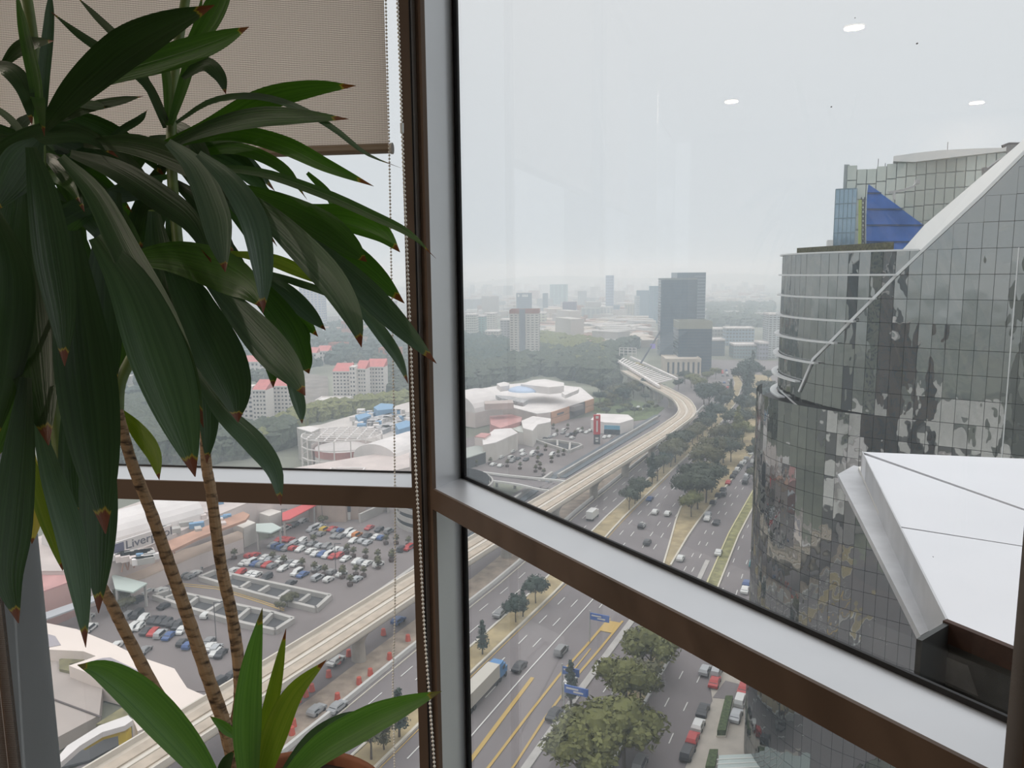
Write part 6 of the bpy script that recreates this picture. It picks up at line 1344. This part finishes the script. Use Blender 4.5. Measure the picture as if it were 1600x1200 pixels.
def stem(pts, w0, w1, m, name, d=1.2, d1=None, ring=True):
    k = len(pts); d1 = d1 or d; c = bez([PD(x, y, d + (d1 - d) * i / (k - 1)) for i, (x, y) in enumerate(pts)], 90 if ring else 24); r_ = random.Random(len(pts) + int(w0))
    rad = []; nx_ = 0
    for i in range(len(c)):
        b_ = (w0 + (w1 - w0) * i / len(c)) / 2 / FOC * d
        if ring: b_ *= 1.035 if i % 4 == 0 else (.98 if i % 4 == 2 else 1) ; b_ *= r_.uniform(.97, 1.03)
        rad.append(b_)
    b = MB(); b.tube([p - PL for p in c], rad, 12); return b.build(name, m, plant, smooth=not ring)
stem([(320, 640), (322, 720), (330, 770), (345, 880), (362, 960), (373, 1040), (374, 1100), (362, 1160), (366, 1240)], 15.5, 19, BRK, 'stem', 1.24, 1.16)
stem([(184, 642), (205, 720), (236, 800), (264, 880), (292, 960), (322, 1050), (350, 1130), (368, 1200), (385, 1260)], 16, 22, BRK, 'stem', 1.20, 1.14)
stem([(96, 760), (118, 830), (150, 900), (172, 940), (197, 990), (236, 1065), (280, 1140), (318, 1205), (350, 1260)], 15, 19, BRK, 'stem', 1.16, 1.12)
stem([(183, 648), (187, 600), (205, 560), (226, 520), (235, 440), (240, 330)], 19, 16, GST, 'green_shoot', 1.20, 1.26, False)
stem([(322, 650), (300, 540), (280, 400), (268, 250), (272, 120), (288, 10), (300, -60)], 18, 14, GST, 'green_shoot', 1.26, 1.3, False)
stem([(100, 765), (80, 600), (66, 400), (62, 240), (58, 130), (45, 20), (30, -60)], 18, 18, GST, 'green_shoot', 1.18, 1.24, False)
# inner mass of leaves around the three heads
r_ = random.Random(14)
def head(px, py, d, cnt, Lr, spread, wr, dirs=None):
    o = PD(px, py, d)
    for k in range(cnt):
        a = r_.uniform(0, 2 * PI); elv = r_.uniform(*spread); L_ = r_.uniform(*Lr)
        dv = Vector((math.cos(a) * math.cos(elv), math.sin(a) * math.cos(elv) * .75, math.sin(elv)))
        if dv.x > .45: L_ *= .72
        st = o + Vector((0, 0, r_.uniform(-.07, .07))); pts = []; p = st.copy(); v = dv.copy()
        for i in range(5): pts.append(p.copy()); p = p + v * L_ / 4; v = (v + Vector((0, 0, -.34))).normalized()
        leaf(None, 0, r_.choice('dddmdg'), world=pts, wm=r_.uniform(*wr), n=10, roll=r_.uniform(-.5, .5))
head(62, 240, 1.26, 24, (.22, .36), (-.6, .3), (.018, .034)); head(266, 255, 1.34, 24, (.22, .36), (-.7, .2), (.018, .034)); head(226, 440, 1.36, 14, (.20, .32), (-.8, .1), (.02, .036)); head(60, 440, 1.34, 14, (.2, .30), (-.9, 0), (.024, .04))
# the leaves that read one by one
LV = [
 ([(225, 240), (320, 203), (405, 158), (485, 138), (556, 134)], 36, 'g', 1.22, 1.15), ([(250, 232), (330, 200), (400, 184), (470, 182), (545, 186)], 31, 'm', 1.2, 1.12),
 ([(275, 192), (330, 158), (395, 150), (460, 166), (520, 200), (572, 240), (628, 263)], 11, 's', 1.2, 1.1), ([(68, 200), (120, 140), (190, 78), (255, 40), (335, 8)], 60, 'd', 1.12, .98),
 ([(118, 140), (190, 112), (270, 88), (340, 64), (389, 42)], 40, 'g', 1.12, 1.05), ([(285, 90), (315, 50), (345, -5), (365, -60)], 34, 'g', 1.2, 1.15),
 ([(262, 192), (228, 130), (180, 92), (125, 55), (72, 12)], 17, 'd', 1.25, 1.2), ([(258, 200), (225, 120), (190, 66), (150, 25), (115, -10)], 14, 'd', 1.27, 1.25),
 ([(285, 122), (318, 100), (342, 118), (353, 147)], 24, 'd', 1.22, 1.2), ([(165, 220), (195, 200), (218, 186), (231, 171)], 12, 'd', 1.2, 1.2),
 ([(0, 108), (25, 80), (50, 68), (84, 64)], 22, 'd', 1.2, 1.15), ([(-20, 102), (15, 110), (38, 140), (50, 195)], 30, 'd', 1.2, 1.15), ([(-20, 160), (15, 185), (40, 215), (60, 240)], 12, 'm', 1.2, 1.2),
 ([(-30, 262), (20, 225), (80, 208), (135, 212), (185, 246)], 34, 'd', 1.1, 1.15), ([(62, 205), (55, 130), (40, 60), (22, -30)], 20, 'g', 1.18, 1.15), ([(66, 200), (68, 120), (76, 40), (80, -30)], 18, 'd', 1.2, 1.2),
 ([(262, 196), (262, 140), (258, 100), (255, 60)], 14, 'g', 1.25, 1.25), ([(266, 195), (290, 120), (305, 60), (318, -20)], 18, 'g', 1.25, 1.2),
 ([(270, 225), (360, 208), (440, 225), (510, 258), (584, 291)], 30, 'g', 1.25, 1.2), ([(300, 228), (370, 212), (430, 224), (478, 240)], 24, 'm', 1.3, 1.28), ([(300, 240), (370, 232), (440, 262), (480, 312)], 20, 'g', 1.3, 1.28),
 ([(300, 262), (400, 268), (500, 300), (580, 335), (640, 365), (681, 404)], 17, 'm', 1.2, 1.1), ([(480, 270), (510, 300), (528, 330), (537, 328)], 13, 'g', 1.35, 1.35), ([(470, 330), (510, 327), (540, 330), (558, 338)], 16, 'd', 1.3, 1.3),
 ([(430, 320), (490, 335), (550, 342), (595, 362), (625, 394)], 44, 'g', 1.3, 1.25), ([(360, 290), (430, 318), (500, 352), (545, 385), (573, 409)], 50, 'g', 1.2, 1.15), ([(380, 340), (460, 362), (530, 395), (585, 432), (632, 474)], 52, 'g', 1.25, 1.2),
 ([(340, 285), (410, 330), (470, 385), (520, 440), (552, 495), (565, 543)], 50, 's', 1.12, 1.0), ([(430, 345), (510, 402), (570, 455), (630, 515), (682, 568)], 42, 's', 1.16, 1.05), ([(520, 425), (560, 475), (595, 520), (622, 560), (638, 600)], 22, 's', 1.16, 1.1),
 ([(400, 422), (460, 440), (520, 462), (575, 500)], 12, 's', 1.22, 1.2), ([(360, 395), (420, 405), (470, 425), (512, 448)], 22, 'y', 1.3, 1.3), ([(400, 430), (440, 452), (480, 488), (509, 516)], 30, 's', 1.22, 1.2), ([(380, 420), (430, 455), (470, 495), (497, 526)], 30, 'g', 1.28, 1.25), ([(400, 470), (440, 500), (470, 520), (484, 541)], 30, 'g', 1.26, 1.24),
 ([(330, 400), (400, 450), (450, 510), (472, 560), (483, 584)], 44, 'g', 1.2, 1.12), ([(320, 430), (375, 490), (420, 540), (455, 580), (477, 618)], 58, 's', 1.08, 1.0), ([(350, 470), (395, 520), (422, 560), (427, 606)], 34, 'g', 1.2, 1.15), ([(440, 560), (458, 600), (468, 635), (472, 662)], 22, 's', 1.14, 1.1),
 ([(262, 222), (305, 262), (335, 330), (345, 380), (352, 425)], 48, 's', 1.08, 1.0), ([(310, 240), (360, 285), (396, 345), (410, 420), (411, 490)], 44, 's', 1.06, .98),
 ([(48, 230), (66, 300), (82, 400), (96, 490), (101, 572)], 62, 'd', 1.0, .92), ([(40, 300), (42, 400), (48, 500), (60, 600), (76, 696)], 92, 'd', 1.08, 1.0), ([(112, 360), (122, 480), (134, 590), (150, 720), (165, 834)], 98, 'd', 1.05, .92),
 ([(150, 600), (152, 720), (154, 840), (154, 958)], 62, 'd', 1.1, 1.02), ([(95, 245), (150, 305), (200, 400), (255, 500), (295, 590), (318, 668)], 50, 'm', 1.02, .95), ([(150, 370), (205, 450), (245, 550), (278, 650), (305, 745)], 98, 'm', 1.0, .9),
 ([(255, 380), (300, 470), (340, 550), (364, 610), (372, 660)], 84, 'd', 1.12, 1.04), ([(200, 405), (270, 402), (340, 420), (385, 445), (413, 482)], 74, 'g', 1.1, 1.0), ([(300, 490), (318, 580), (326, 660), (323, 724)], 34, 'd', 1.14, 1.1),
 ([(290, 560), (345, 640), (395, 690), (428, 735), (439, 790)], 36, 's', 1.08, 1.0), ([(186, 640), (215, 672), (240, 708), (249, 750)], 27, 'y', 1.22, 1.2), ([(55, 650), (80, 740), (108, 830), (125, 920), (134, 1012)], 42, 's', 1.02, .98),
 ([(40, 700), (66, 780), (88, 840), (98, 892)], 32, 'y', 1.08, 1.05), ([(48, 700), (52, 760), (52, 810), (50, 850)], 30, 'b', 1.12, 1.1), ([(40, 590), (30, 700), (18, 820), (12, 900), (29, 974)], 64, 'd', 1.0, .94), ([(105, 620), (108, 690), (112, 760), (123, 805)], 34, 'd', 1.14, 1.12),
 ([(110, 560), (100, 620), (88, 670), (74, 704)], 28, 'd', 1.2, 1.2), ([(0, 520), (30, 590), (10, 660), (-10, 720)], 50, 'm', 1.2, 1.2), ([(-10, 330), (20, 430), (10, 560), (-12, 700)], 70, 'd', 1.02, 1.0),
 ([(130, 225), (200, 225), (270, 245), (330, 280), (380, 330)], 40, 'd', 1.15, 1.08), ([(110, 240), (180, 265), (250, 310), (300, 350), (330, 410)], 44, 'd', 1.12, 1.05), ([(60, 220), (30, 262), (-10, 330)], 60, 'd', 1.1, 1.05),
 ([(240, 330), (250, 420), (262, 500), (270, 580)], 66, 'd', 1.2, 1.16), ([(180, 300), (170, 400), (165, 500), (180, 610)], 60, 'd', 1.22, 1.2), ([(20, 300), (10, 380), (-5, 450)], 60, 'd', 1.15, 1.15), ([(160, 215), (220, 222), (290, 252), (350, 262)], 26, 'd', 1.24, 1.2), ([(90, 190), (140, 168), (185, 158), (225, 150)], 15, 'd', 1.22, 1.2), ([(110, 160), (150, 165), (165, 168)], 14, 'm', 1.2, 1.2)]
for i, (pts, w, m_, d0, d1) in enumerate(LV): leaf(pts, w * (.9 if w > 60 else 1), m_, d0, d1, roll=(.25 if i % 3 else -.3), n=20, prof='drac' if w > 20 else 'thin')
for pts, w, m_, d0, d1 in (([(345, 1240), (290, 1165), (220, 1090), (165, 1050), (121, 1039)], 56, 'n', 1.0, .96), ([(392, 1260), (386, 1150), (392, 1050), (410, 950)], 44, 'n', 1.02, 1.0), ([(402, 1255), (414, 1150), (432, 1060), (447, 982)], 25, 'y', 1.05, 1.03),
                           ([(396, 1260), (425, 1160), (458, 1085), (510, 1031)], 40, 'y', 1.04, 1.0), ([(420, 1260), (490, 1180), (570, 1130), (630, 1103), (690, 1080)], 50, 'n', 1.0, .95), ([(420, 1250), (480, 1170), (530, 1130), (577, 1110)], 34, 's', 1.06, 1.04), ([(368, 1152), (350, 1136), (328, 1119)], 16, 'n', 1.1, 1.08), ([(340, 1240), (352, 1195), (366, 1172)], 20, 'd', 1.1, 1.1)):
    leaf(pts, w, m_, d0, d1, n=20, prof='short', fold=.3, name='young_leaf')
# pot
TER = mat('terracotta', (.24, .09, .045), .75, noise_s=8, noise_a=.15, bump=.1)
pr_ = (PD(610, 1262, 1.13) - PD(448, 1262, 1.13)).length; zr = potc.z + .0
ztp = zr + .285
b = MB(); b.lathe([(pr_ * .62, 0), (pr_ * .92, ztp - .05), (pr_ * 1.0, ztp - .05), (pr_ * 1.03, ztp), (pr_ * 1.0, ztp + .007), (pr_ * .965, ztp), (pr_ * .955, ztp - .03), (pr_ * .95, ztp - .06)], (0, 0, 0), 56); b.build('pot', TER, plant, smooth=True)
b = MB(); b.lathe([(.001, ztp - .012), (pr_ * .955, ztp - .014)], (0, 0, 0), 32); b.build('soil', mat('dark_soil', (.03, .022, .016), .95, noise_s=40, noise_a=.5, bump=.5), plant)
b = MB(); b.lathe([(pr_ * .9, -.001), (pr_ * .95, .03), (pr_ * .85, .03), (.001, .012)], (0, 0, 0), 40); b.build('saucer', TER, plant)
#HAZE
hz = bpy.data.materials.new('haze'); hz.use_nodes = True; nt = hz.node_tree; nt.nodes.clear()
o_ = nt.nodes.new('ShaderNodeOutputMaterial'); v_ = nt.nodes.new('ShaderNodeVolumeScatter')
v_.inputs['Color'].default_value = (.82, .92, 1.0, 1); v_.inputs['Density'].default_value = 0.00068; v_.inputs['Anisotropy'].default_value = 0.0
nt.links.new(v_.outputs[0], o_.inputs['Volume'])
b = MB(); b.prism([(-4200, -2500), (-30, -2500), (-30, 12), (30, 12), (30, -2500), (4200, -2500), (4200, 5000), (-4200, 5000)], GZ - 8, 45); b.build('haze', hz, kind='stuff', label='thin grey smog over the whole city', cat='haze')
